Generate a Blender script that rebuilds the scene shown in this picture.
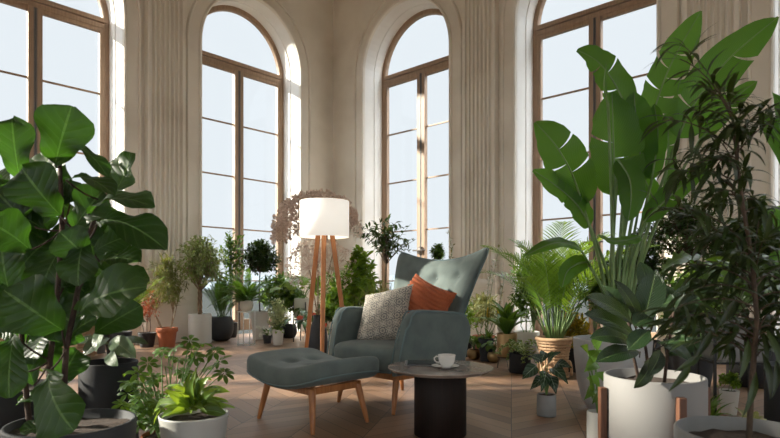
import bpy, math, random
from mathutils import Vector as V, Matrix
PI = math.pi
sc = bpy.context.scene
C = sc.collection
for o in list(bpy.data.objects): bpy.data.objects.remove(o)

# ------------------------------------------------------------------ camera, light, exposure
H, F, HZ, CX = 0.90, 571.0, 282.0, 390.0
cam = bpy.data.cameras.new('camera'); camo = bpy.data.objects.new('camera', cam); C.objects.link(camo)
camo.location = (0, 0, H); camo.rotation_euler = (PI/2, 0, 0)
cam.sensor_width = 36; cam.lens = 36*F/780; cam.shift_y = (HZ-219)/780
cam.clip_start = 0.05; cam.clip_end = 500
cam.dof.use_dof = True; cam.dof.focus_distance = 4.1; cam.dof.aperture_fstop = 4.5
sc.camera = camo
sc.view_settings.view_transform = 'Standard'; sc.view_settings.look = 'None'
sc.view_settings.gamma = 1; sc.view_settings.use_curve_mapping = False
sc.view_settings.exposure = 0.47
SKY_LOW, SKY_HIGH, SKY_BACK = 0.69, 11.0, 2.2
w = bpy.data.worlds.new('sky'); sc.world = w; w.use_nodes = True
nt = w.node_tree; nt.nodes.clear()
tc = nt.nodes.new('ShaderNodeTexCoord'); sp = nt.nodes.new('ShaderNodeSeparateXYZ')
nt.links.new(tc.outputs['Generated'], sp.inputs[0])
def wmap(src, a, b, c, d):
    m = nt.nodes.new('ShaderNodeMapRange'); m.interpolation_type = 'SMOOTHSTEP'
    for i, x in zip((1, 2, 3, 4), (a, b, c, d)): m.inputs[i].default_value = x
    nt.links.new(src, m.inputs[0]); return m.outputs[0]
up = wmap(sp.outputs[2], .42, .85, SKY_LOW, SKY_HIGH)
bk = wmap(sp.outputs[1], .25, -.5, 0.0, SKY_BACK)
ad = nt.nodes.new('ShaderNodeMath'); nt.links.new(up, ad.inputs[0]); nt.links.new(bk, ad.inputs[1])
bg = nt.nodes.new('ShaderNodeBackground'); bg.inputs[0].default_value = (.88, .94, 1.0, 1)
nt.links.new(ad.outputs[0], bg.inputs[1])
wo = nt.nodes.new('ShaderNodeOutputWorld'); nt.links.new(bg.outputs[0], wo.inputs[0])
sl = bpy.data.lights.new('sun', 'SUN'); sl.energy = 9.5; sl.angle = math.radians(2.0); sl.color = (1, .93, .80)
so = bpy.data.objects.new('sun', sl); C.objects.link(so)
SUN_DIR = V((1, -.057, -.45)).normalized()          # the way the light travels
so.rotation_euler = SUN_DIR.to_track_quat('-Z', 'Y').to_euler()
sc.cycles.use_denoising = True
sc.cycles.max_bounces = 8; sc.cycles.transparent_max_bounces = 12
sc.cycles.diffuse_bounces = 5; sc.cycles.sample_clamp_indirect = 6

# ------------------------------------------------------------------ helpers
def P(u, v, Y): return V(((u-CX)/F*Y, Y, H-(v-HZ)/F*Y))
def G(u, v):
    Y = H*F/(v-HZ); return V(((u-CX)/F*Y, Y, 0))
def ZV(v, Y): return H-(v-HZ)/F*Y

class MB:
    def __init__(s): s.v = []; s.f = []; s.uv = []
    def add(s, vs, fs, uvs=None):
        b = len(s.v); s.v += [tuple(p) for p in vs]; s.f += [tuple(b+i for i in f) for f in fs]
        s.uv += uvs if uvs else [(0, 0)]*len(vs)
    def build(s, name, mat, parent=None, smooth=True, bevel=0, sub=0, loc=None, weld=False):
        me = bpy.data.meshes.new(name); me.from_pydata(s.v, [], s.f)
        lay = me.uv_layers.new(name='UVMap')
        flat = []
        for l in me.loops: flat += s.uv[l.vertex_index]
        lay.data.foreach_set('uv', flat)
        me.materials.append(mat)
        if smooth: me.polygons.foreach_set('use_smooth', [True]*len(me.polygons))
        me.update()
        o = bpy.data.objects.new(name, me); C.objects.link(o)
        if parent: o.parent = parent
        if loc is not None: o.location = loc
        if weld: m = o.modifiers.new('w', 'WELD'); m.merge_threshold = 1e-5
        if bevel:
            m = o.modifiers.new('b', 'BEVEL'); m.width = bevel; m.segments = 2; m.limit_method = 'ANGLE'; m.angle_limit = .6
        if sub: m = o.modifiers.new('s', 'SUBSURF'); m.levels = m.render_levels = sub
        return o
    def box(s, a, b):
        (x0, y0, z0), (x1, y1, z1) = a, b
        s.add([(x0,y0,z0),(x1,y0,z0),(x1,y1,z0),(x0,y1,z0),(x0,y0,z1),(x1,y0,z1),(x1,y1,z1),(x0,y1,z1)],
              [(0,3,2,1),(4,5,6,7),(0,1,5,4),(1,2,6,5),(2,3,7,6),(3,0,4,7)])
        return s
    def tube(s, pts, rad, n=8, cap=True):
        pts = [V(p) for p in pts]
        if not hasattr(rad, '__len__'): rad = [rad]*len(pts)
        if len(rad) == 2 and len(pts) > 2: rad = [rad[0]+(rad[1]-rad[0])*i/(len(pts)-1) for i in range(len(pts))]
        vs = []; ref = None
        for i, p in enumerate(pts):
            t = (pts[min(i+1, len(pts)-1)]-pts[max(i-1, 0)])
            t = t.normalized() if t.length > 1e-9 else V((0,0,1))
            if ref is None: ref = V((1,0,0)) if abs(t.x) < .8 else V((0,1,0))
            a = (ref-t*ref.dot(t)).normalized(); b = t.cross(a); ref = a
            for k in range(n):
                q = 2*PI*k/n; vs.append(p+(a*math.cos(q)+b*math.sin(q))*rad[i])
        fs = [(i*n+k, i*n+(k+1) % n, (i+1)*n+(k+1) % n, (i+1)*n+k) for i in range(len(pts)-1) for k in range(n)]
        if cap: fs += [tuple(range(n))[::-1], tuple((len(pts)-1)*n+k for k in range(n))]
        s.add(vs, fs); return s
    def lathe(s, prof, n=40, c=(0, 0, 0), sx=1, sy=1):
        vs = []; m = len(prof)
        for k in range(n):
            q = 2*PI*k/n
            for r, z in prof: vs.append((c[0]+r*math.cos(q)*sx, c[1]+r*math.sin(q)*sy, c[2]+z))
        fs = [(k*m+i, ((k+1) % n)*m+i, ((k+1) % n)*m+i+1, k*m+i+1) for k in range(n) for i in range(m-1)]
        s.add(vs, fs); return s
    def leaf(s, p0, p1, W, prof, nh=(0, 0, 1), bow=.12, fold=.25, wave=0, ns=8, side_bow=0, ph=0, cols=(-1, -.5, 0, .5, 1), curl=0):
        p0 = V(p0); p1 = V(p1); d = p1-p0; L = d.length; d.normalize()
        n = V(nh); n = n-d*n.dot(d)
        if n.length < 1e-4: n = V((.3, .2, 1)); n = n-d*n.dot(d)
        n.normalize(); sd = d.cross(n)
        vs = []; uv = []; nc = len(cols)
        for i in range(ns+1):
            t = i/ns; c = p0+d*(L*t)+n*(bow*L*4*t*(1-t))+sd*(side_bow*L*4*t*(1-t))
            sl = bow*4*(1-2*t); nn = (n-d*sl).normalized()
            hw = W*.5*pro(prof, t)
            wv = wave*W*math.sin(ph+t*11)
            for k in cols:
                vs.append(c+sd*(k*hw*math.cos(fold))+nn*(abs(k)*hw*math.sin(fold)-curl*hw*k*k+wv*k*abs(k)+wave*W*.5*math.sin(ph*2+t*17+k*2)*abs(k)))
                uv.append((.5+.5*k, t))
        fs = [(i*nc+k, i*nc+k+1, (i+1)*nc+k+1, (i+1)*nc+k) for i in range(ns) for k in range(nc-1)]
        s.add(vs, fs, uv); return s

PROF = {
 'oval':  [0, .35, .68, .9, 1, .98, .86, .62, .04],
 'lance': [.1, .5, .85, 1, .95, .8, .58, .3, .02],
 'needle':[.4, .8, 1, 1, .95, .85, .65, .35, .02],
 'strap': [.7, .85, .95, 1, 1, .98, .9, .65, .05],
 'obov':  [.06, .42, .58, .66, .84, 1, 1.04, .86, .12],
 'heart': [.3, 1, 1.08, 1, .86, .68, .46, .22, .02],
 'banana':[.25, .8, .95, 1, 1, .95, .82, .52, .04],
 'round': [.2, .7, .95, 1.05, 1.1, 1.05, .92, .66, .12],
 'split': [.35, 1.05, .55, 1.1, .5, 1, .42, .75, .05, .3, .02],
}
def pro(name, t):
    a = PROF[name]; x = t*(len(a)-1); i = min(int(x), len(a)-2); return a[i]+(a[i+1]-a[i])*(x-i)

def tag(o, label=None, cat=None, group=None, kind=None):
    if label: o['label'] = label
    if cat: o['category'] = cat
    if group: o['group'] = group
    if kind: o['kind'] = kind
    return o
def empty(name, loc, label=None, cat=None, group=None, rz=0, kind=None):
    o = bpy.data.objects.new(name, None); C.objects.link(o); o.location = loc; o.rotation_euler = (0, 0, rz)
    o.empty_display_size = .1
    return tag(o, label, cat, group, kind)

# ------------------------------------------------------------------ materials
def mat(name, col, rough=.6, metal=0, col2=None, scale=8, bump=0, bscale=None, spec=.5, stretch=None, detail=4, sheen=0, coat=0, coords='Object', lo=.35, hi=.7):
    m = bpy.data.materials.new(name); m.use_nodes = True; n = m.node_tree; b = n.nodes['Principled BSDF']
    b.inputs['Base Color'].default_value = (*col, 1); b.inputs['Roughness'].default_value = rough
    b.inputs['Metallic'].default_value = metal; b.inputs['Specular IOR Level'].default_value = spec
    if sheen: b.inputs['Sheen Weight'].default_value = sheen; b.inputs['Sheen Roughness'].default_value = .4
    if coat: b.inputs['Coat Weight'].default_value = coat
    if col2 or bump:
        t = n.nodes.new('ShaderNodeTexCoord'); mp = n.nodes.new('ShaderNodeMapping'); n.links.new(t.outputs[coords], mp.inputs[0])
        if stretch: mp.inputs['Scale'].default_value = stretch
    if col2:
        z = n.nodes.new('ShaderNodeTexNoise'); z.inputs['Scale'].default_value = scale; z.inputs['Detail'].default_value = detail
        r = n.nodes.new('ShaderNodeMapRange'); r.inputs[1].default_value = lo; r.inputs[2].default_value = hi
        mx = n.nodes.new('ShaderNodeMix'); mx.data_type = 'RGBA'
        mx.inputs[6].default_value = (*col, 1); mx.inputs[7].default_value = (*col2, 1)
        n.links.new(mp.outputs[0], z.inputs['Vector']); n.links.new(z.outputs['Fac'], r.inputs[0])
        n.links.new(r.outputs[0], mx.inputs[0]); n.links.new(mx.outputs[2], b.inputs['Base Color'])
    if bump:
        z2 = n.nodes.new('ShaderNodeTexNoise'); z2.inputs['Scale'].default_value = bscale or scale*4; z2.inputs['Detail'].default_value = 3
        bp = n.nodes.new('ShaderNodeBump'); bp.inputs['Strength'].default_value = bump; bp.inputs['Distance'].default_value = .01
        n.links.new(mp.outputs[0], z2.inputs['Vector']); n.links.new(z2.outputs['Fac'], bp.inputs['Height']); n.links.new(bp.outputs[0], b.inputs['Normal'])
    return m

def leafmat(name, c1, c2, rib=None, rough=.42, trans=.3, veins=0, vfreq=60, tcol=None, spec=.4, band=None):
    """c1..c2 varies from leaf to leaf; midrib and side veins come from the leaf's own UV."""
    m = bpy.data.materials.new(name); m.use_nodes = True; n = m.node_tree; b = n.nodes['Principled BSDF']
    L = n.links.new
    if c1[1] > c1[0]*1.3 and c1[1] < .3: c1 = (c1[0]*.72, c1[1]*.58, c1[2]*.45); c2 = (c2[0]*1.25, c2[1]*1.0, c2[2]*.75)
    ge = n.nodes.new('ShaderNodeNewGeometry')
    mx = n.nodes.new('ShaderNodeMix'); mx.data_type = 'RGBA'
    mx.inputs[6].default_value = (*c1, 1); mx.inputs[7].default_value = (*c2, 1)
    L(ge.outputs['Random Per Island'], mx.inputs[0]); out = mx.outputs[2]
    def math_(op, a, bb=None, c=None):
        q = n.nodes.new('ShaderNodeMath'); q.operation = op
        for i, x in enumerate((a, bb, c)):
            if x is None: continue
            if hasattr(x, 'is_linked'): L(x, q.inputs[i])
            else: q.inputs[i].default_value = x
        return q.outputs[0]
    uv = n.nodes.new('ShaderNodeUVMap'); sx = n.nodes.new('ShaderNodeSeparateXYZ'); L(uv.outputs[0], sx.inputs[0])
    du = math_('ABSOLUTE', math_('SUBTRACT', sx.outputs[0], .5))
    if rib:
        k = math_('LESS_THAN', du, .022)
        if veins:
            ph = math_('SUBTRACT', math_('MULTIPLY', sx.outputs[1], vfreq), math_('MULTIPLY', du, vfreq*.55))
            sn = math_('POWER', math_('ABSOLUTE', math_('SINE', ph)), .35)
            vv = math_('MULTIPLY', math_('SUBTRACT', 1.0, sn), veins)
            k = math_('MAXIMUM', k, vv)
            bp = n.nodes.new('ShaderNodeBump'); bp.inputs['Strength'].default_value = .5; bp.inputs['Distance'].default_value = .006
            L(sn, bp.inputs['Height']); L(bp.outputs[0], b.inputs['Normal'])
        m2 = n.nodes.new('ShaderNodeMix'); m2.data_type = 'RGBA'; L(k, m2.inputs[0]); L(out, m2.inputs[6]); m2.inputs[7].default_value = (*rib, 1); out = m2.outputs[2]
    if band:      # pale margin of a variegated leaf
        z = n.nodes.new('ShaderNodeTexNoise'); z.inputs['Scale'].default_value = 25
        k = math_('GREATER_THAN', math_('ADD', du, math_('MULTIPLY', z.outputs['Fac'], .35)), .5)
        m3 = n.nodes.new('ShaderNodeMix'); m3.data_type = 'RGBA'; L(k, m3.inputs[0]); L(out, m3.inputs[6]); m3.inputs[7].default_value = (*band, 1); out = m3.outputs[2]
    L(out, b.inputs['Base Color']); b.inputs['Roughness'].default_value = rough; b.inputs['Specular IOR Level'].default_value = spec
    tr = n.nodes.new('ShaderNodeBsdfTranslucent')
    hs = n.nodes.new('ShaderNodeMix'); hs.data_type = 'RGBA'; hs.inputs[0].default_value = .6
    tcol = tcol or (min(1, c2[0]*2.6+.05), min(1, c2[1]*2.2+.05), c2[2]*.8)
    L(out, hs.inputs[6]); hs.inputs[7].default_value = (*tcol, 1); L(hs.outputs[2], tr.inputs[0])
    ms = n.nodes.new('ShaderNodeMixShader'); ms.inputs[0].default_value = trans
    L(b.outputs[0], ms.inputs[1]); L(tr.outputs[0], ms.inputs[2]); L(ms.outputs[0], n.nodes['Material Output'].inputs[0])
    return m

M = {}
M['plaster'] = mat('plaster', (.80, .75, .66), .85, col2=(.66, .60, .51), scale=1.3, detail=7, bump=.15, bscale=30, lo=.42, hi=.75)
M['reveal'] = mat('plaster_lit_tint', (.85, .83, .79), .8, col2=(.78, .75, .70), scale=2, detail=6, bump=.08, bscale=30)  # same plaster as the walls, paled to paint in light on the reveals
M['ceiling'] = mat('ceiling_paint', (.88, .85, .80), .9)
M['winwood'] = mat('window_wood', (.36, .24, .155), .5, col2=(.27, .175, .11), scale=6, stretch=(8, 8, .6))
M['steel'] = mat('brushed_steel', (.15, .135, .12), .5, metal=.4)
M['black_metal'] = mat('black_metal', (.012, .012, .013), .45)
M['white_metal'] = mat('white_metal', (.72, .72, .69), .4)
M['oak'] = mat('oiled_wood', (.46, .19, .062), .42, col2=(.33, .12, .038), scale=5, stretch=(14, 14, 1.2), coat=.1)
M['walnut'] = mat('dark_walnut', (.016, .008, .006), .6, spec=.25, col2=(.008, .005, .004), scale=6, stretch=(20, 20, .7))
M['slat'] = mat('walnut_slat', (.13, .055, .028), .5, col2=(.09, .035, .018), scale=6, stretch=(16, 16, 1))
M['velvet'] = mat('grey_green_upholstery', (.130, .163, .152), .9, col2=(.098, .125, .120), scale=9, bump=.12, bscale=260, sheen=.12)
M['piping'] = mat('piping_cord', (.13, .19, .20), .8)
M['stone'] = mat('grey_marble', (.22, .185, .165), .18, col2=(.40, .36, .33), scale=5, detail=9, lo=.45, hi=.75)
M['china'] = mat('white_porcelain', (.74, .72, .68), .18)
M['coffee'] = mat('coffee', (.03, .012, .005), .2)
M['screen'] = mat('dark_glass_screen', (.01, .011, .013), .12)
M['darkgrey'] = mat('charcoal_cover', (.16, .16, .165), .5)
M['terracotta'] = mat('terracotta', (.42, .125, .05), .75, col2=(.33, .10, .045), scale=6)
M['potwhite'] = mat('white_glaze', (.62, .60, .55), .5)
M['potmid'] = mat('smooth_grey_planter', (.40, .40, .395), .6, col2=(.34, .34, .335), scale=4)
M['potwarm'] = mat('matte_white_planter', (.20, .193, .185), .7)
M['potcream'] = mat('cream_glaze', (.60, .57, .50), .5, col2=(.52, .49, .42), scale=6)
M['potblack'] = mat('black_planter', (.011, .011, .012), .6, spec=.3)
M['potdark'] = mat('charcoal_planter', (.032, .034, .037), .6, spec=.35, col2=(.03, .03, .032), scale=8)
M['potgrey'] = mat('concrete_planter', (.24, .24, .235), .75, col2=(.18, .18, .175), scale=5, bump=.1)
M['potlight'] = mat('light_grey_planter', (.42, .42, .39), .55, col2=(.36, .36, .34), scale=4)
M['brass'] = mat('hammered_brass', (.36, .24, .11), .4, metal=.8, bump=.3, bscale=40)
M['wicker'] = mat('rattan', (.52, .34, .20), .7, col2=(.38, .235, .125), scale=20)
M['soil'] = mat('soil', (.035, .022, .015), .95, col2=(.06, .04, .028), scale=60, bump=.6, bscale=90)
M['bark'] = mat('bark', (.10, .065, .04), .9, col2=(.055, .035, .022), scale=30, bump=.4)
M['palebark'] = mat('pale_bark', (.38, .27, .17), .85, col2=(.19, .12, .07), scale=25, bump=.3)
M['darkbark'] = mat('dark_bark', (.035, .02, .014), .9, col2=(.07, .04, .025), scale=40, bump=.5)
M['stemgreen'] = mat('green_stem', (.10, .19, .045), .5)
M['petiole'] = mat('pale_green_stalk', (.17, .26, .09), .45, col2=(.11, .19, .05), scale=8)
M['hills'] = mat('distant_hills', (.09, .10, .105), 1, spec=0)
M['meadow'] = mat('outside_ground', (.022, .023, .021), 1, spec=0)
g = {}
g['fiddle'] = leafmat('fiddle_leaf', (.007, .026, .009), (.014, .046, .011), (.10, .18, .05), .46, .30, .22, 22, (.17, .48, .03))
g['banana'] = leafmat('paradise_leaf', (.018, .085, .012), (.065, .21, .026), (.20, .34, .10), .36, .50, .32, 105, (.26, .60, .04))
g['rubber'] = leafmat('rubber_leaf', (.008, .028, .014), (.018, .055, .022), (.09, .14, .05), .28, .14, .08, 60)
g['rubber2'] = leafmat('pale_rubber_leaf', (.03, .08, .04), (.07, .14, .09), (.15, .2, .1), .3, .25, .08, 60)
g['dark'] = leafmat('dark_leaf', (.010, .036, .010), (.028, .075, .020), (.05, .11, .03), .4, .22)
g['mid'] = leafmat('mid_leaf', (.03, .10, .02), (.075, .19, .04), (.10, .22, .06), .42, .32)
g['lime'] = leafmat('lime_leaf', (.07, .20, .03), (.16, .34, .06), (.2, .36, .1), .42, .36)
g['bright'] = leafmat('fresh_green_leaf', (.05, .13, .025), (.15, .30, .055), (.2, .36, .1), .42, .32)
g['olive'] = leafmat('olive_leaf', (.045, .085, .03), (.12, .18, .075), (.15, .2, .1), .5, .28)
g['grey'] = leafmat('grey_green_leaf', (.12, .18, .11), (.24, .31, .20), (.25, .3, .2), .55, .25)
g['palm'] = leafmat('palm_leaf', (.05, .17, .025), (.13, .30, .05), None, .42, .33)
g['fern'] = leafmat('fern_leaf', (.02, .08, .018), (.055, .16, .035), None, .5, .28)
g['willow'] = leafmat('willow_leaf', (.010, .028, .011), (.028, .062, .020), (.06, .1, .035), .4, .25)
g['varieg'] = leafmat('variegated_leaf', (.07, .17, .04), (.14, .26, .06), (.3, .4, .2), .45, .3, band=(.55, .58, .34))
g['pale'] = leafmat('cream_green_leaf', (.36, .42, .22), (.55, .58, .38), None, .55, .3)
g['polly'] = leafmat('veined_dark_leaf', (.008, .035, .02), (.015, .055, .03), (.25, .32, .22), .3, .15, .4, 16)
g['croton'] = leafmat('croton_leaf', (.10, .16, .02), (.42, .32, .03), (.4, .3, .05), .4, .25)
g['red'] = leafmat('red_petal', (.42, .03, .02), (.55, .08, .04), None, .35, .25, tcol=(.8, .15, .08))
g['white'] = leafmat('white_petal', (.62, .62, .52), (.78, .77, .7), None, .6, .3, tcol=(.8, .8, .7))
g['dried'] = leafmat('dried_floret', (.60, .47, .39), (.84, .71, .61), None, .9, .35, tcol=(.8, .65, .52))
g['straw'] = leafmat('dry_grass', (.14, .17, .07), (.28, .27, .14), None, .7, .25)
g['coral'] = leafmat('rust_leaf', (.34, .08, .03), (.45, .16, .08), None, .5, .3, tcol=(.7, .2, .1))

def floor_material():
    m = bpy.data.materials.new('chevron_parquet'); m.use_nodes = True; n = m.node_tree; L = n.links.new; b = n.nodes['Principled BSDF']
    def mt(op, a, bb=None, c=None):
        q = n.nodes.new('ShaderNodeMath'); q.operation = op
        for i, x in enumerate((a, bb, c)):
            if x is None: continue
            if hasattr(x, 'is_linked'): L(x, q.inputs[i])
            else: q.inputs[i].default_value = x
        return q.outputs[0]
    t = n.nodes.new('ShaderNodeTexCoord'); mp = n.nodes.new('ShaderNodeMapping'); mp.inputs['Rotation'].default_value = (0, 0, math.radians(12))
    L(t.outputs['Object'], mp.inputs[0]); s = n.nodes.new('ShaderNodeSeparateXYZ'); L(mp.outputs[0], s.inputs[0])
    Wc, Hp = .42, .115
    cx = mt('DIVIDE', s.outputs[0], Wc); ci = mt('FLOOR', cx); fx = mt('SUBTRACT', cx, ci)
    odd = mt('ABSOLUTE', mt('MODULO', ci, 2.0))
    sgn = mt('SUBTRACT', mt('MULTIPLY', odd, 2.0), 1.0)
    sh = mt('MULTIPLY', mt('MULTIPLY', mt('SUBTRACT', fx, .5), sgn), Wc)
    yy = mt('DIVIDE', mt('ADD', s.outputs[1], sh), Hp*1.414); yi = mt('FLOOR', yy); fy = mt('SUBTRACT', yy, yi)
    cmb = n.nodes.new('ShaderNodeCombineXYZ'); L(ci, cmb.inputs[0]); L(yi, cmb.inputs[1])
    wn = n.nodes.new('ShaderNodeTexWhiteNoise'); L(cmb.outputs[0], wn.inputs['Vector'])
    # grain runs along each plank
    al = n.nodes.new('ShaderNodeCombineXYZ'); L(mt('MULTIPLY', mt('ADD', s.outputs[0], mt('MULTIPLY', wn.outputs[0], 9.0)), 3.0), al.inputs[0]); L(mt('MULTIPLY', yy, 5.0), al.inputs[1])
    gr = n.nodes.new('ShaderNodeTexNoise'); gr.inputs['Scale'].default_value = 3.0; gr.inputs['Detail'].default_value = 6; L(al.outputs[0], gr.inputs['Vector'])
    cr = n.nodes.new('ShaderNodeValToRGB'); cr.color_ramp.elements[0].color = (.095, .048, .026, 1); cr.color_ramp.elements[1].color = (.33, .195, .115, 1)
    L(mt('ADD', mt('MULTIPLY', wn.outputs[0], .62), mt('MULTIPLY', gr.outputs['Fac'], .45)), cr.inputs[0])
    gap = mt('MAXIMUM', mt('LESS_THAN', mt('MINIMUM', fy, mt('SUBTRACT', 1.0, fy)), .018), mt('LESS_THAN', mt('MINIMUM', fx, mt('SUBTRACT', 1.0, fx)), .006))
    mx = n.nodes.new('ShaderNodeMix'); mx.data_type = 'RGBA'; L(gap, mx.inputs[0]); L(cr.outputs[0], mx.inputs[6]); mx.inputs[7].default_value = (.03, .017, .01, 1)
    L(mx.outputs[2], b.inputs['Base Color'])
    L(mt('ADD', mt('MULTIPLY', gr.outputs['Fac'], .25), .33), b.inputs['Roughness'])
    bp = n.nodes.new('ShaderNodeBump'); bp.inputs['Strength'].default_value = .35; bp.inputs['Distance'].default_value = .004
    L(mt('SUBTRACT', mt('MULTIPLY', gr.outputs['Fac'], .3), gap), bp.inputs['Height']); L(bp.outputs[0], b.inputs['Normal'])
    return m
M['floor'] = floor_material()

def glass_material():
    m = bpy.data.materials.new('window_glass'); m.use_nodes = True; n = m.node_tree; n.nodes.clear()
    o = n.nodes.new('ShaderNodeOutputMaterial'); t = n.nodes.new('ShaderNodeBsdfTransparent'); t.inputs[0].default_value = (.97, .985, .98, 1)
    gl = n.nodes.new('ShaderNodeBsdfGlossy'); gl.inputs['Roughness'].default_value = .03
    mx = n.nodes.new('ShaderNodeMixShader'); mx.inputs[0].default_value = .015
    n.links.new(t.outputs[0], mx.inputs[1]); n.links.new(gl.outputs[0], mx.inputs[2]); n.links.new(mx.outputs[0], o.inputs[0]); return m
M['glass'] = glass_material()

# ------------------------------------------------------------------ the hall
CORNER = V((-1.10, 11.05, 0)); DL = V((-.6775, -.7355, 0)); DR = V((.7355, -.6775, 0))
PITCH, WC, RW, ZS, REV, CEIL, NB = 3.15, 1.81, .975, 4.70, .56, 7.6, 5
SIDE = 2*WC+PITCH*(NB-1)
def wallspace(origin, along, outward):
    return lambda s, d, z: origin+along*s+outward*d+V((0, 0, z))
WALLS = [('left', CORNER, DL, V((-.7355, .6775, 0))), ('right', CORNER, DR, V((.6775, .7355, 0))),
         ('rear_left', CORNER+DL*SIDE, DR, DL.copy()), ('rear_right', CORNER+DR*SIDE, DL, DR.copy())]
def arch_path(c, r, n=28, z0=0):
    pts = [(c-r, z0, -1, 0), (c-r, ZS, -1, 0)]
    for i in range(1, n): a = PI-PI*i/n; pts.append((c+r*math.cos(a), ZS+1.045*r*math.sin(a), math.cos(a), math.sin(a)))
    return pts+[(c+r, ZS, 1, 0), (c+r, z0, 1, 0)]
def sweep_arch(mb, T, c, r, prof, z0=0, n=28, closed=False):
    """prof: list of (radial offset, depth) swept round the arch"""
    path = arch_path(c, r, n, z0); vs = []; m = len(prof)
    for (x, z, nx, nz) in path:
        for (ro, d) in prof: vs.append(T(x+nx*ro, d, z+nz*ro))
    mm = m if closed else m-1
    fs = [(i*m+k, i*m+(k+1) % m, (i+1)*m+(k+1) % m, (i+1)*m+k) for i in range(len(path)-1) for k in range(mm)]
    mb.add(vs, fs)
def tbox(mb, T, s0, s1, d0, d1, z0, z1):
    vs = [T(s, d, z) for z in (z0, z1) for (s, d) in ((s0, d0), (s1, d0), (s1, d1), (s0, d1))]
    mb.add(vs, [(0,3,2,1),(4,5,6,7),(0,1,5,4),(1,2,6,5),(2,3,7,6),(3,0,4,7)])

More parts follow.
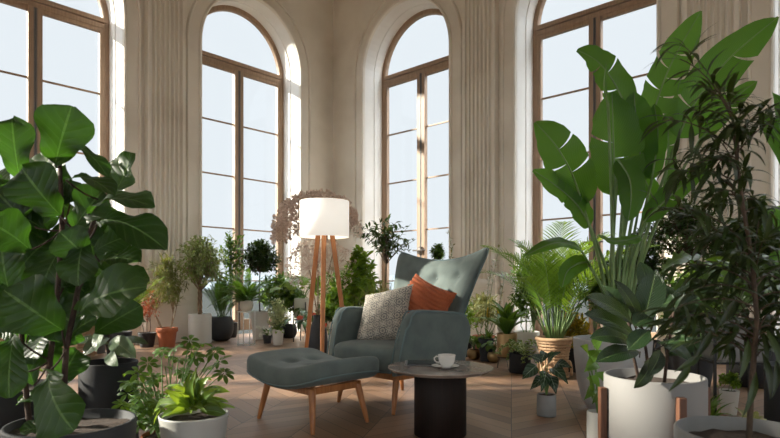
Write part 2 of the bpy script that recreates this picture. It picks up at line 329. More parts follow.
wn = tn = 0
for side, org, al, outw in WALLS:
    T = wallspace(org, al, outw)
    mb = MB(); c0 = WC+(.03 if side == 'right' else 0)
    e0 = c0-PITCH/2; e1_ = 2*WC-c0-PITCH/2; tbox(mb, T, -REV, e0, 0, REV, 0, CEIL); tbox(mb, T, SIDE-e1_, SIDE+REV, 0, REV, 0, CEIL)
    for k in range(NB):
        c = c0+PITCH*k; a, b_ = c-PITCH/2, c+PITCH/2
        tbox(mb, T, a, c-RW, 0, REV, 0, CEIL); tbox(mb, T, c+RW, b_, 0, REV, 0, CEIL)
        n = 28
        for i in range(n):
            a0 = PI-PI*i/n; a1 = PI-PI*(i+1)/n
            x0, z0, x1, z1 = c+RW*math.cos(a0), ZS+1.045*RW*math.sin(a0), c+RW*math.cos(a1), ZS+1.045*RW*math.sin(a1)
            mb.add([T(x0, 0, z0), T(x1, 0, z1), T(x1, 0, CEIL), T(x0, 0, CEIL)], [(0, 1, 2, 3)])
            mb.add([T(x0, REV, z0), T(x1, REV, z1), T(x1, REV, CEIL), T(x0, REV, CEIL)], [(0, 1, 2, 3)])
    tag(mb.build('wall_'+side, M['plaster'], smooth=False), kind='structure')
    lin = MB()        # linings of the deep window openings, daylight put into their plaster colour
    for k in range(NB):
        sweep_arch(lin, T, c0+PITCH*k, RW-.004, [(0, -.003), (0, .24), (-.012, .24), (-.012, REV)])
    tn += 1; tag(lin.build('trim_%d' % tn, M['reveal'], smooth=False), kind='structure')
    ring = MB()       # moulded surrounds of the openings
    for k in range(NB):
        sweep_arch(ring, T, c0+PITCH*k, RW, [(0, 0), (0, -.05), (.02, -.068), (.04, -.05), (.045, -.018), (.21, -.018), (.215, -.045), (.235, -.055), (.25, -.03), (.252, 0)])
    tn += 1; tag(ring.build('trim_%d' % tn, M['plaster'], smooth=False), kind='structure')
    for k in range(-1, NB):
        ps = c0+PITCH*k+PITCH/2
        if k in (-1, NB-1) : continue
        pb = MB(); hw = .29; pr = -.12
        outl = [(-hw, 0), (-hw, pr)]; nf = 7; fw = (2*hw-.08)/nf
        for q in range(nf):
            s0 = -hw+.04+q*fw
            outl += [(s0+fw*.14, pr)]+[(s0+fw*.14+fw*.72*(1-math.cos(PI*j/5))/2, pr+.055*math.sin(PI*j/5)) for j in range(1, 5)]+[(s0+fw*.86, pr)]
        outl += [(hw, pr), (hw, 0)]
        vs = [T(ps+s, d, z) for z in (.95, 6.5) for s, d in outl]; m = len(outl)
        pb.add(vs, [(i, i+1, m+i+1, m+i) for i in range(m-1)])
        tbox(pb, T, ps-hw-.07, ps+hw+.07, 0, pr-.08, 0, .56)
        for z0, z1, e in ((.56, .60, .06), (.60, .70, .075), (.70, .73, .045), (.73, .80, .03), (.80, .83, .045), (.83, .90, .055), (.90, .95, .02)):
            tbox(pb, T, ps-hw-e, ps+hw+e, 0, pr-e, z0, z1)
        for z0, z1, e in ((6.45, 6.55, .02), (6.55, 6.7, .07), (6.7, 6.95, .03), (6.95, 7.05, .1)):
            tbox(pb, T, ps-hw-e, ps+hw+e, 0, pr-e, z0, z1)
        tn += 1; tag(pb.build('trim_%d' % tn, M['plaster'], smooth=False, bevel=.006), kind='structure')
    base = MB()
    for s0, s1 in [(0.02, WC-RW-.25)]+[(c0+PITCH*k+RW+.25, c0+PITCH*k+PITCH-RW-.25) for k in range(NB-1)]+[(SIDE-(WC-RW-.25), SIDE-.02)]:
        tbox(base, T, s0, s1, 0, -.03, 0, .26); tbox(base, T, s0, s1, 0, -.018, .26, .31)
    tag(base.build('baseboard_'+side, M['plaster'], smooth=False), kind='structure')
    cor = MB()
    for z0, z1, e in ((7.05, 7.2, .08), (7.2, 7.4, .2), (7.4, CEIL, .32)): tbox(cor, T, 0, SIDE, 0, -e, z0, z1)
    tn += 1; tag(cor.build('trim_%d' % tn, M['plaster'], smooth=False), kind='structure')
    for k in range(NB):
        c = c0+PITCH*k; wn += 1
        root = empty('window_%d' % wn, T(c, .52, 0), kind='structure')
        inv = -V(T(c, .52, 0)); TT = lambda s, d, z, T=T, inv=inv: T(s, d, z)+inv
        fr = MB(); R1 = RW-.012; d0, d1 = .44, .52
        sweep_arch(fr, TT, c, R1, [(0, d0), (-.075, d0), (-.085, d0+.02), (-.085, d1), (0, d1)])
        tbox(fr, TT, c-R1+.02, c+R1-.02, d0-.01, d1, ZS-.01, ZS+.055)
        tbox(fr, TT, c-R1+.02, c+R1-.02, d0, d1, ZS-.095, ZS-.025)
        fr.build('window_frame', M['winwood'], root, smooth=False, bevel=.004)
        for sg in (-1, 1):
            cs = MB()
            x0, x1 = sorted((c+sg*.022, c+sg*.085)); tbox(cs, TT, x0, x1, d0-.012, d1-.01, .05, ZS-.095)
            x0, x1 = sorted((c+sg*(R1-.13), c+sg*(R1-.075))); tbox(cs, TT, x0, x1, d0+.005, d1-.01, .05, ZS-.095)
            a0, a1 = sorted((c+sg*.08, c+sg*(R1-.12)))
            tbox(cs, TT, a0, a1, d0+.01, d1-.01, .05, .24); tbox(cs, TT, a0, a1, d0+.01, d1-.01, ZS-.15, ZS-.09)
            for zm in (.92, 1.83, 2.74, 3.65): tbox(cs, TT, a0, a1, d0+.03, d1-.02, zm-.011, zm+.011)
            co = cs.build('casement', M['winwood'], root, smooth=False)
            gp = MB(); a0, a1 = sorted((c+sg*.08, c+sg*(R1-.12)))
            gp.add([TT(a0, d0+.045, .2), TT(a1, d0+.045, .2), TT(a1, d0+.045, ZS-.1), TT(a0, d0+.045, ZS-.1)], [(0, 1, 2, 3)])
            go = gp.build('pane', M['glass'], co, smooth=False)
        gp = MB(); n = 24; rr = R1-.06
        pts = [TT(c+rr*math.cos(PI*i/n), d0+.045, ZS+.03+(rr-.02)*1.045*math.sin(PI*i/n)) for i in range(n+1)]
        gp.add(pts, [tuple(range(n+1))]); gp.build('pane', M['glass'], root, smooth=False)
        rod = MB(); tbox(rod, TT, c-.022, c-.006, d0-.014, d1, .05, ZS-.1); tbox(rod, TT, c+.006, c+.022, d0-.014, d1, .05, ZS-.1)
        rod.build('closing_rod', M['steel'], root, smooth=False)
        hd = MB(); tbox(hd, TT, c-.045, c+.045, d0-.05, d0-.012, 1.40, 1.52)
        hd.tube([TT(c-.14, d0-.06, 1.46), TT(c+.14, d0-.06, 1.46)], .014, 8)
        hd.build('window_handle', M['steel'], root)
# floor and ceiling follow the square hall
q = [CORNER, CORNER+DL*SIDE, CORNER+DL*SIDE+DR*SIDE, CORNER+DR*SIDE]
cen = sum(q, V((0, 0, 0)))/4; big = [cen+(p-cen)*1.04 for p in q]
fl = MB(); fl.add(big, [(3, 2, 1, 0)]); tag(fl.build('floor', M['floor'], smooth=False), kind='structure')
ce = MB(); ce.add([p+V((0, 0, CEIL)) for p in big], [(0, 1, 2, 3)]); tag(ce.build('ceiling', M['ceiling'], smooth=False), kind='structure')
# land outside: terrace and low far hills
R = random.Random(3)
hl = MB(); n = 120; ring = []
for i in range(n):
    a = 2*PI*i/n; r = 260+40*math.sin(3*a)
    h = 3.5+2.2*math.sin(5*a+1)+1.6*math.sin(11*a)+R.uniform(-.5, .5)
    ring.append((r*math.cos(a), r*math.sin(a), r, h, a))
vs = []
for x, y, r, h, a in ring: vs += [(x*.7, y*.7, -1.2), (x, y, h), (x*1.15, y*1.15, -1.2)]
hl.add(vs, [(i*3+k, ((i+1) % n)*3+k, ((i+1) % n)*3+k+1, i*3+k+1) for i in range(n) for k in range(2)])
tag(hl.build('hills', M['hills']), kind='structure')
gd = MB(); gd.lathe([(0.0, -1.2), (300, -1.2)], 48); tag(gd.build('outside_ground', M['meadow'], smooth=False), kind='structure')

# ------------------------------------------------------------------ furniture
def rot_local(ox, oy, rz):
    c, s = math.cos(rz), math.sin(rz)
    return lambda x, y: (ox+c*x-s*y, oy+s*x+c*y)
def grid_shell(mb, fn, nu, nv):
    """closed thin body from fn(i/nu, j/nv, side) for side 0 (front) and 1 (back)"""
    vs = []
    for sd in (0, 1):
        for j in range(nv+1):
            for i in range(nu+1): vs.append(fn(i/nu, j/nv, sd))
    w_ = nu+1; N = w_*(nv+1); fs = []
    for j in range(nv):
        for i in range(nu):
            a = j*w_+i; fs.append((a, a+1, a+1+w_, a+w_)); fs.append((N+a, N+a+w_, N+a+1+w_, N+a+1))
    for i in range(nu):
        fs.append((i, N+i, N+i+1, i+1)); a = nv*w_+i; fs.append((a, a+1, N+a+1, N+a))
    for j in range(nv):
        a = j*w_; fs.append((a, a+w_, N+a+w_, N+a)); a = j*w_+nu; fs.append((a, N+a, N+a+w_, a+w_))
    mb.add(vs, fs); return mb
def leg_mesh(top, bot, r0, r1):
    m = MB(); top, bot = V(top), V(bot); d = (bot-top).normalized()
    pts = [top, top+d*.02]+[top.lerp(bot, t) for t in (.25, .5, .75, .97)]+[bot]
    m.tube(pts, [r0*.95, r0, r0*.93+r1*.07, r0*.7+r1*.3, r0*.4+r1*.6, r1*1.02, r1*.9], 14); return m
def dimple(x, y, spots, r, dep): return sum(dep*math.exp(-((x-a)**2+(y-b)**2)/(r*r)) for a, b in spots)

RZ = math.radians(-45.2)
# --- armchair
ch = empty('wingback_armchair', (.063, 4.315, 0), 'grey-green wingback armchair with buttoned back standing behind the footstool', 'armchair', rz=RZ)
def se(c, s, p): v = abs(c)**(2/p); return v if c >= 0 else -v
def cushion(mb, x0, x1, y0, y1, z0, z1, p=5, nu=40, nv=14, zf=None, top=None):
    """rounded upholstered block, superellipse plan and section"""
    cx_, cy_, hx, hy, hz, cz = (x0+x1)/2, (y0+y1)/2, (x1-x0)/2, (y1-y0)/2, (z1-z0)/2, (z0+z1)/2
    vs = []
    for j in range(nv+1):
        ph = -PI/2+PI*j/nv; cph = se(math.cos(ph), 0, 3.5); sph = se(math.sin(ph), 0, 3.5)
        for i in range(nu):
            th = 2*PI*i/nu; ex, ey = se(math.cos(th), 0, p), se(math.sin(th), 0, p)
            vs.append([cx_+hx*cph*ex, cy_+hy*cph*ey, cz+hz*sph])
    return vs, nu, nv
def ring_faces(nu, nv): return [(j*nu+i, j*nu+(i+1) % nu, (j+1)*nu+(i+1) % nu, (j+1)*nu+i) for j in range(nv) for i in range(nu)]
def block(x0, x1, y0, y1, z0, z1, p=6, q=5, fn=None, nt=48, nr=10, ns=6):
    """closed cushion: plan superellipse, filleted sides, gridded top so it can be tufted"""
    m = MB(); cx_, cy_, hx, hy = (x0+x1)/2, (y0+y1)/2, (x1-x0)/2, (y1-y0)/2
    rows = []; rad = min(.045, (z1-z0)*.45)
    for k in range(1, nr+1): rows.append((k/nr*(1-rad/hx), z0, 0))
    for k in range(1, ns+1): a = PI/2*k/ns; rows.append((1-rad/hx+rad/hx*math.sin(a), z0+rad*(1-math.cos(a)), 1))
    for k in range(0, ns+1): a = PI/2*k/ns; rows.append((1-rad/hx+rad/hx*math.cos(a), z1-rad*(1-math.sin(a)), 1))
    for k in range(nr-1, 0, -1): rows.append((k/nr*(1-rad/hx), z1, 2))
    vs = []
    for r_, z, kind in rows:
        for i in range(nt):
            th = 2*PI*(i+.5)/nt; c, s = math.cos(th), math.sin(th)
            k = (abs(c)**p+abs(s)**p)**(-1/p)
            x, y = cx_+hx*r_*c*k, cy_+hy*r_*s*k
            vs.append(fn(x, y, z, kind) if fn else (x, y, z))
    n = len(rows)
    fs = [(j*nt+i, j*nt+(i+1) % nt, (j+1)*nt+(i+1) % nt, (j+1)*nt+i) for j in range(n-1) for i in range(nt)]
    fs += [tuple(range(nt))[::-1], tuple((n-1)*nt+i for i in range(nt))]
    m.add(vs, fs); return m
def seatfn(x, y, z, kind):
    f = max(0, (-.05-y)/.4)                       # front lip
    if z > .40: z += .018*(1-(x/.33)**2)-.02*f*f
    if z < .33 : z += .0
    y -= .03*(1-(x/.34)**2)*(1 if y < -.2 else 0)
    return (x, y, z)
block(-.335, .335, -.40, .34, .275, .455, p=8, fn=seatfn, nt=64).build('seat', M['velvet'], ch)
pi = MB(); pi.tube([seatfn(x, -.402, .292, 0) for x in [-.325+.65*i/16 for i in range(17)]], .0055, 6)
pi.build('piping', M['piping'], ch)
BT = [(-.23, .67), (0, .68), (.23, .67), (-.12, .36), (.12, .36)]      # buttons in (x, height along the back)
def back_pt(u, v, sd):
    a = 2*u-1; hw = .31+.165*v**1.15-.018*(max(0, v-.9)/.1)**2; x = a*hw
    ztop = 1.075+.09*abs(a)**2.0-.010*max(0, (abs(a)-.92)/.08)**2
    z = .40+v*(ztop-.40); y = .255+.20*v+.05*v*v
    y -= .085*abs(a)**3*(.4+.6*v)*(1-.75*v*v)           # wings come forward
    edge = min(1, (1-abs(a))/.12, (1-v)/.08+.15)
    th = .105-.04*v
    if sd == 0:
        y -= .03*math.sin(PI*min(1, v*1.05))*(1-a*a)*0+.028*max(0, edge)
        y += dimple(x, v, [(bx, bz+.1) for bx, bz in BT], .06, .036)-.012*math.sin(PI*v)*0
        for bx, bz in BT: y += .008*math.exp(-((x-bx)/.018)**2)*math.exp(-((v-bz-.1)/.25)**2)
    else: y += th-.03*(1-max(0, edge))
    return (x, y, z)
bk_ = MB(); grid_shell(bk_, back_pt, 48, 40); bko = bk_.build('backrest', M['velvet'], ch, sub=1)
for bx, bz in BT:
    u = .5+bx/(2*(.31+.165*(bz+.1)**1.15)); p = V(back_pt(u, bz+.1, 0))
    b = MB(); b.lathe([(0, .008), (.008, .0075), (.0125, .003), (.013, -.004)], 14)
    bo = b.build('button', M['velvet'], ch, loc=p+V((0, -.002, 0))); bo.rotation_euler = (math.radians(72), 0, 0)
pp = MB(); pp.tube([V(back_pt(u, 1, 0)).lerp(V(back_pt(u, 1, 1)), .55)+V((0, 0, .003)) for u in [i/30 for i in range(31)]], .0055, 6)
for u in (0, 1): pp.tube([V(back_pt(u, v, 1))+V((0, 0, 0)) for v in [i/20 for i in range(21)]], .0055, 6)
pp.build('piping', M['piping'], bko)
def arm(sg):
    m = MB(); prof = []
    ys = [-.395, -.39, -.375, -.345, -.30, -.22, -.12, 0, .12, .22, .30, .35, .375]
    zt = [.60, .645, .675, .695, .708, .712, .708, .70, .692, .684, .66, .60, .52]
    n = 22
    for y, z1 in zip(ys, zt):
        fr = min(1, (y+.395)/.02); th = .036*(.55+.45*fr); z0 = .268
        out = .012+.035*max(0, (y+.1)/.5)
        for k in range(n):
            t = 2*PI*k/n; cx2, cz2 = math.cos(t), math.sin(t)
            h = (z1-z0)/2; xx = se(cx2, 0, 3)*th; zz = z0+h+se(cz2, 0, 6)*h
            flare = (zz-z0)/(.45); bulge = 1.3 if zz > z1-.06 and y > -.36 else 1
            yy = y+.105*min(1, flare)**1.5*max(0, (-.06-y)/.315)-(.03*(1-min(1, flare)) if y > .3 else 0)
            m.v.append((sg*(.335+.022*flare+out*flare+xx*bulge), yy, zz)); m.uv.append((0, 0))
    m.f += [(j*n+k, j*n+(k+1) % n, (j+1)*n+(k+1) % n, (j+1)*n+k) for j in range(len(ys)-1) for k in range(n)]
    m.f += [tuple(range(n))[::-1], tuple((len(ys)-1)*n+k for k in range(n))]
    o = m.build('arm', M['velvet'], ch, sub=1)
    p = MB()
    for off in (-.034, .034):
        front = [(sg*(.337+.03*(z-.268)/.43+off), -.392+.105*((z-.268)/.43)**1.5, z) for z in (.285, .35, .42, .48, .54, .58)]+[(sg*(.362+off*1.1), -.302+.012*i, .61+.03*i) for i in range(3)]
        topl = [(sg*(.362+off*1.3+.03*max(0, y+.1)), y, z+.001) for y, z in zip([-.245, -.18, -.10, 0, .12, .22, .30], [z-.012 for z in zt[4:11]])]
        p.tube(front+topl, .0055, 6)
    p.build('piping', M['piping'], o)
arm(-1); arm(1)
fr = MB(); fr.box((-.31, -.36, .235), (.31, -.33, .285)); fr.box((-.31, .31, .235), (.31, .34, .285)); fr.box((-.335, -.36, .235), (-.30, .34, .285)); fr.box((.30, -.36, .235), (.335, .34, .285))
fr.build('seat_rail', M['oak'], ch, smooth=False, bevel=.005)
for sx_ in (-1, 1):
    for sy_ in (-1, 1):
        leg_mesh((sx_*.275, sy_*.30+.0, .25), (sx_*.29, sy_*.345, 0), .023, .013).build('leg', M['oak'], ch)

# --- footstool
ot = empty('footstool', (-.505, 3.715, 0), 'low grey-green buttoned footstool with sagging seat and splayed wooden legs', 'footstool', rz=RZ)
OB = [(-.11, -.09), (-.11, .09), (.13, -.09), (.13, .09)]
def otf(x, y, z, kind):
    z += .055*(x/.34)**2-.022
    if kind == 2 or z > .36: z -= dimple(x, y, OB, .045, .030)
    if z > .33: z += .012*(1-(y/.3)**2)
    return (x*(1+.0*y), y, z)
block(-.365, .365, -.30, .30, .268, .395, p=10, fn=otf, nt=72, nr=22).build('seat', M['velvet'], ot)
for bx, by in OB:
    b = MB(); b.lathe([(0, .007), (.008, .006), (.012, .001), (.012, -.006)], 14)
    zz = otf(bx, by, .395, 2)[2]; b.build('button', M['velvet'], ot, loc=(bx, by, zz+.001))
p = MB(); pts = []
for i in range(73):
    th = 2*PI*(i+.5)/72; c, s = math.cos(th), math.sin(th); k = (abs(c)**9+abs(s)**9)**(-1/9)
    pts.append(otf(.365*c*k, .30*s*k, .29, 1))
p.tube(pts, .0045, 6, cap=False); p.build('piping', M['piping'], ot)
fr = MB()
for sy_ in (-1, 1): fr.box((-.25, sy_*.19-.012, .222), (.25, sy_*.19+.012, .265))
for sx_ in (-1, 1): fr.box((sx_*.235-.012, -.19, .222), (sx_*.235+.012, .19, .265))
fr.build('seat_rail', M['oak'], ot, smooth=False, bevel=.004)
for sx_ in (-1, 1):
    for sy_ in (-1, 1):
        leg_mesh((sx_*.235, sy_*.18, .258), (sx_*.292, sy_*.218, 0), .022, .013).build('leg', M['oak'], ot)

# --- round side table
tb = empty('side_table', (.297, 3.38, 0), 'low round side table with grey marble top on dark drum base', 'side table')
m = MB(); m.lathe([(0, .0), (.150, 0), (.154, .004), (.154, .372), (.150, .376), (0, .376)], 64); m.build('base', M['walnut'], tb)
m = MB(); m.lathe([(0, .377), (.285, .377), (.307, .391), (.311, .395), (.311, .398), (.308, .400), (0, .400)], 72); tt = m.build('table_top', M['stone'], tb, smooth=False)
for pgn in tt.data.polygons: pgn.use_smooth = False
# --- cup on saucer, tablet in a cover
sx0, sy0 = P(445, 366, 3.35).x, 3.33
sa = MB(); sa.lathe([(0, 0), (.032, 0), (.034, .003), (.055, .007), (.079, .013), (.081, .0145), (.077, .0145), (.052, .0095), (.03, .006), (0, .006)], 44)
so_ = sa.build('saucer', M['china'], None, loc=(sx0, sy0, .4005)); tag(so_, 'white porcelain saucer under the coffee cup', 'saucer')
cu = MB(); cu.lathe([(0, .004), (.022, .004), (.024, 0), (.027, 0), (.027, .006), (.040, .016), (.047, .035), (.050, .058), (.0515, .070), (.0495, .070), (.047, .056), (.044, .034), (.036, .017), (0, .012)], 44)
cuo = cu.build('coffee_cup', M['china'], None, loc=(sx0+.008, sy0, .4068)); tag(cuo, 'white porcelain cup on the saucer on the side table', 'cup')
hn = MB(); hn.tube([(-.047, -.004, .058), (-.062, -.008, .061), (-.073, -.010, .052), (-.072, -.010, .038), (-.060, -.007, .027), (-.044, -.003, .026)], .0042, 8); hn.build('handle', M['china'], cuo)
cf = MB(); cf.lathe([(0, .055), (.0462, .055)], 40); cf.build('coffee', M['coffee'], cuo)
tbx = P(420, 361, 3.44)
tablet = empty('tablet', (tbx.x+.035, 3.47, .4005), 'black tablet in a charcoal folding cover lying on the side table', 'tablet', rz=math.radians(-4))
m = MB(); m.box((-.125, -.09, 0), (.105, .09, .005)); m.box((-.125, -.09, .005), (-.112, .09, .013)); m.build('cover', M['darkgrey'], tablet, smooth=False, bevel=.002)
m = MB(); m.box((-.108, -.086, .0055), (.103, .086, .013)); m.build('screen', M['screen'], tablet, smooth=False, bevel=.0015)

# --- tripod lamp
LX, LY = P(324.5, 282, 5.0).x, 5.0
lp = empty('tripod_floor_lamp', (LX, LY, 0), 'wooden tripod floor lamp with glowing white drum shade beside the armchair', 'floor lamp')
def lampmat():
    m = bpy.data.materials.new('lit_lampshade'); m.use_nodes = True; b = m.node_tree.nodes['Principled BSDF']
    b.inputs['Base Color'].default_value = (.85, .82, .76, 1); b.inputs['Roughness'].default_value = .9
    b.inputs['Emission Color'].default_value = (1, .93, .82, 1); b.inputs['Emission Strength'].default_value = .42
    return m
m = MB(); m.lathe([(.210, 1.292), (.2145, 1.292), (.2145, 1.606), (.210, 1.606), (.210, 1.292)], 64); m.build('lamp_shade', lampmat(), lp)
m = MB(); m.lathe([(.0, 1.594), (.2095, 1.594), (.2095, 1.598), (0, 1.598)], 48); m.build('diffuser', M['potwhite'], lp)
m = MB(); m.lathe([(0, 1.265), (.028, 1.265), (.028, 1.40), (.018, 1.42), (0, 1.42)], 20); m.build('lamp_holder', M['black_metal'], lp)
m = MB(); m.lathe([(0, 1.42), (.012, 1.42), (.03, 1.46), (.033, 1.49), (.022, 1.52), (0, 1.53)], 20)
bm_ = bpy.data.materials.new('bulb_glass'); bm_.use_nodes = True; bb = bm_.node_tree.nodes['Principled BSDF']; bb.inputs['Emission Color'].default_value = (1, .86, .66, 1); bb.inputs['Emission Strength'].default_value = 12
m.build('bulb', bm_, lp)
for tx, fx_, fy_ in ((-.058, -.205, .10), (.062, .235, .14), (.0, .008, -.27)):
    a = V((tx, .03*(1 if fy_ > 0 else -1), 1.33)); b = V((fx_, fy_, 0)); lg = MB()
    d = (b-a).normalized(); up_ = V((0, 1, 0)) if abs(d.y) < .5 else V((1, 0, 0)); s1 = d.cross(V((0, 1, 0))).normalized(); s2 = d.cross(s1)
    vs = []
    for t, wd in ((0, .021), (.5, .019), (1, .013)):
        c = a.lerp(b, t)
        for k1, k2 in ((-1, -1), (1, -1), (1, 1), (-1, 1)): vs.append(c+s1*wd*k1+s2*wd*.75*k2)
    for q_ in vs[8:]: q_.z = max(0, q_.z)
    lg.add(vs, [(0, 1, 5, 4), (1, 2, 6, 5), (2, 3, 7, 6), (3, 0, 4, 7), (4, 5, 9, 8), (5, 6, 10, 9), (6, 7, 11, 10), (7, 4, 8, 11), (3, 2, 1, 0), (8, 9, 10, 11)])
    lg.build('leg', M['oak'], lp, smooth=False, bevel=.004)

# --- scatter cushions on the chair
def pillow_mat(kind):
    m = bpy.data.materials.new(kind+'_cushion_cloth'); m.use_nodes = True; n = m.node_tree; L = n.links.new; b = n.nodes['Principled BSDF']; b.inputs['Roughness'].default_value = .9
    uv = n.nodes.new('ShaderNodeUVMap')
    def mt(op, a, bb=None):
        q = n.nodes.new('ShaderNodeMath'); q.operation = op
        for i, x in enumerate((a, bb)):
            if x is None: continue
            if hasattr(x, 'is_linked'): L(x, q.inputs[i])
            else: q.inputs[i].default_value = x
        return q.outputs[0]
    sx = n.nodes.new('ShaderNodeSeparateXYZ'); L(uv.outputs[0], sx.inputs[0])
    if kind == 'patterned':       # rings of lace-like rosettes
        def cell(off):
            a = mt('SUBTRACT', mt('FRACT', mt('ADD', mt('MULTIPLY', sx.outputs[0], 4.0), off)), .5); c = mt('SUBTRACT', mt('FRACT', mt('ADD', mt('MULTIPLY', sx.outputs[1], 4.0), off)), .5)
            r = mt('SQRT', mt('ADD', mt('MULTIPLY', a, a), mt('MULTIPLY', c, c))); an = mt('ARCTAN2', a, c)
            pet = mt('MULTIPLY', mt('SINE', mt('MULTIPLY', an, 8.0)), .035)
            return mt('MULTIPLY', mt('GREATER_THAN', mt('SINE', mt('MULTIPLY', mt('ADD', r, pet), 34.0)), .0), mt('LESS_THAN', r, .40))
        k = mt('MAXIMUM', cell(0.0), mt('MULTIPLY', cell(.5), .8))
        mx = n.nodes.new('ShaderNodeMix'); mx.data_type = 'RGBA'; L(k, mx.inputs[0]); mx.inputs[6].default_value = (.40, .365, .31, 1); mx.inputs[7].default_value = (.12, .12, .115, 1)
        L(mx.outputs[2], b.inputs['Base Color'])
    else:
        mx = n.nodes.new('ShaderNodeTexNoise'); mx.inputs['Scale'].default_value = 20
        r = n.nodes.new('ShaderNodeMix'); r.data_type = 'RGBA'; L(mx.outputs[0], r.inputs[0]); r.inputs[6].default_value = (.27, .060, .020, 1); r.inputs[7].default_value = (.38, .105, .038, 1)
        L(r.outputs[2], b.inputs['Base Color'])
    return m
def pillow(name, size, thick, mtl, mtx, ribs=0, label='', N=40):
    m = MB(); vs = []; uv = []
    for sd in (0, 1):
        for j in range(N+1):
            for i in range(N+1):
                u, v = i/N, j/N; a, c = 2*u-1, 2*v-1
                pin = 1-.10*(1-abs(a)**2)*abs(c)**4; pinx = 1-.10*(1-abs(c)**2)*abs(a)**4
                h = thick*.5*max(0, (1-a**4)*(1-c**4))**.55
                wr = .004*math.sin(7*a+3*c)*math.cos(5*c)
                if ribs: h += ribs*(abs(math.sin(13*PI*v+1.5*math.sin(2.2*a)))-.5)*min(1, h/(thick*.2))*(.8+.4*math.sin(9*a*c))
                z = (h+wr*min(1, h*40))*(1 if sd == 0 else -1)
                vs.append((a*size/2*pinx, c*size/2*pin, z)); uv.append((u, v))
    w_ = N+1; K = w_*w_; fs = []
    for j in range(N):
        for i in range(N): a = j*w_+i; fs += [(a, a+1, a+1+w_, a+w_), (K+a, K+a+w_, K+a+1+w_, K+a+1)]
    m.add(vs, fs, uv); o = m.build(name, mtl, None, weld=True, sub=1); o.matrix_world = mtx
    e = MB(); b_ = [vs[i] for i in range(N+1)]+[vs[j*w_+N] for j in range(1, N+1)]+[vs[N*w_+i] for i in range(N-1, -1, -1)]+[vs[j*w_] for j in range(N-1, -1, -1)]
    e.tube(b_, .0035, 6, cap=False); eo = e.build('piping', mtl, o)
    tag(o, label, 'cushion', 'cushions on the armchair'); return o
CM = Matrix.Translation((.063, 4.315, 0)) @ Matrix.Rotation(RZ, 4, 'Z')
def place(x, y, z, tilt, yaw, roll):   # leaning cushion in the chair's own frame
    return CM @ Matrix.Translation((x, y, z)) @ Matrix.Rotation(math.radians(yaw), 4, 'Z') @ Matrix.Rotation(math.radians(tilt), 4, 'X') @ Matrix.Rotation(math.radians(roll), 4, 'Z')
pillow('scatter_cushion', .46, .17, pillow_mat('rust'), place(.135, .10, .69, 68, 3, -20), .016, 'rust orange ribbed cushion against the armchair back', 100)
pillow('scatter_cushion', .46, .14, pillow_mat('patterned'), place(-.09, -.06, .645, 60, 4, 13), 0, 'beige and grey rosette patterned cushion propped in front of the rust one')
# ------------------------------------------------------------------ planting kit
def rnd_dir(R, el0, el1):
    a = R.uniform(0, 2*PI); e = math.radians(R.uniform(el0, el1)); return V((math.cos(a)*math.cos(e), math.sin(a)*math.cos(e), math.sin(e)))
UP = V((0, 0, 1))
def pot(root, r, h, m, kind='cyl', soil=True, z0=0):
    """kinds: cyl, taper, clay (terracotta with collar), bowl (rounded), tall; returns soil height"""
    mb = MB(); t = max(.006, r*.06)
    if kind == 'cyl': pr = [(0, 0), (r*.96, 0), (r, .01), (r, h-.006), (r-.004, h), (r-t, h), (r-t, h*.88), (0, h*.88)]
    elif kind == 'taper': pr = [(0, 0), (r*.70, 0), (r*.73, .008), (r*.99, h-.008), (r, h), (r-t, h), (r-t*1.2, h*.9), (0, h*.9)]
    elif kind == 'clay': pr = [(0, 0), (r*.70, 0), (r*.72, .006), (r*.90, h*.78), (r*.91, h*.79), (r*1.0, h*.79), (r*1.02, h*.81), (r*1.02, h-.005), (r, h), (r-t, h), (r-t*1.4, h*.88), (0, h*.88)]
    elif kind == 'bowl': pr = [(0, 0), (r*.52, 0), (r*.72, h*.06), (r*.93, h*.28), (r, h*.52), (r*.97, h*.78), (r*.84, h*.985), (r*.81, h), (r*.77, h*.985), (r*.80, h*.86), (0, h*.86)]
    elif kind == 'egg': pr = [(0, 0), (r*.55, 0), (r*.62, h*.02), (r*.78, h*.16), (r*.90, h*.42), (r*.97, h*.75), (r, h-.008), (r-.004, h), (r-t, h), (r-t*1.3, h*.9), (0, h*.9)]
    mb.lathe(pr, 48, (0, 0, z0)); p = mb.build('pot', m, root)
    zs = z0+h*(.90 if kind in ('taper', 'egg') else .885)
    if soil:
        rr = {'bowl': r*.79, 'clay': r*.9}.get(kind, r*.93); s = MB(); R = random.Random(int(r*1e4)); n = 28
        vs = [(0, 0, zs+.012)]+[(q*rr*math.cos(2*PI*k/n), q*rr*math.sin(2*PI*k/n), zs+R.uniform(.0, .012)) for q in (.5, 1) for k in range(n)]
        s.add(vs, [(0, 1+k, 1+(k+1) % n) for k in range(n)]+[(1+k, 1+n+k, 1+n+(k+1) % n, 1+(k+1) % n) for k in range(n)]); s.build('soil', M['soil'], root)
    return zs
def bez(a, b, bend, n=6):
    a, b, bend = V(a), V(b), V(bend); return [a.lerp(b, i/n)+bend*(4*(i/n)*(1-i/n)) for i in range(n+1)]
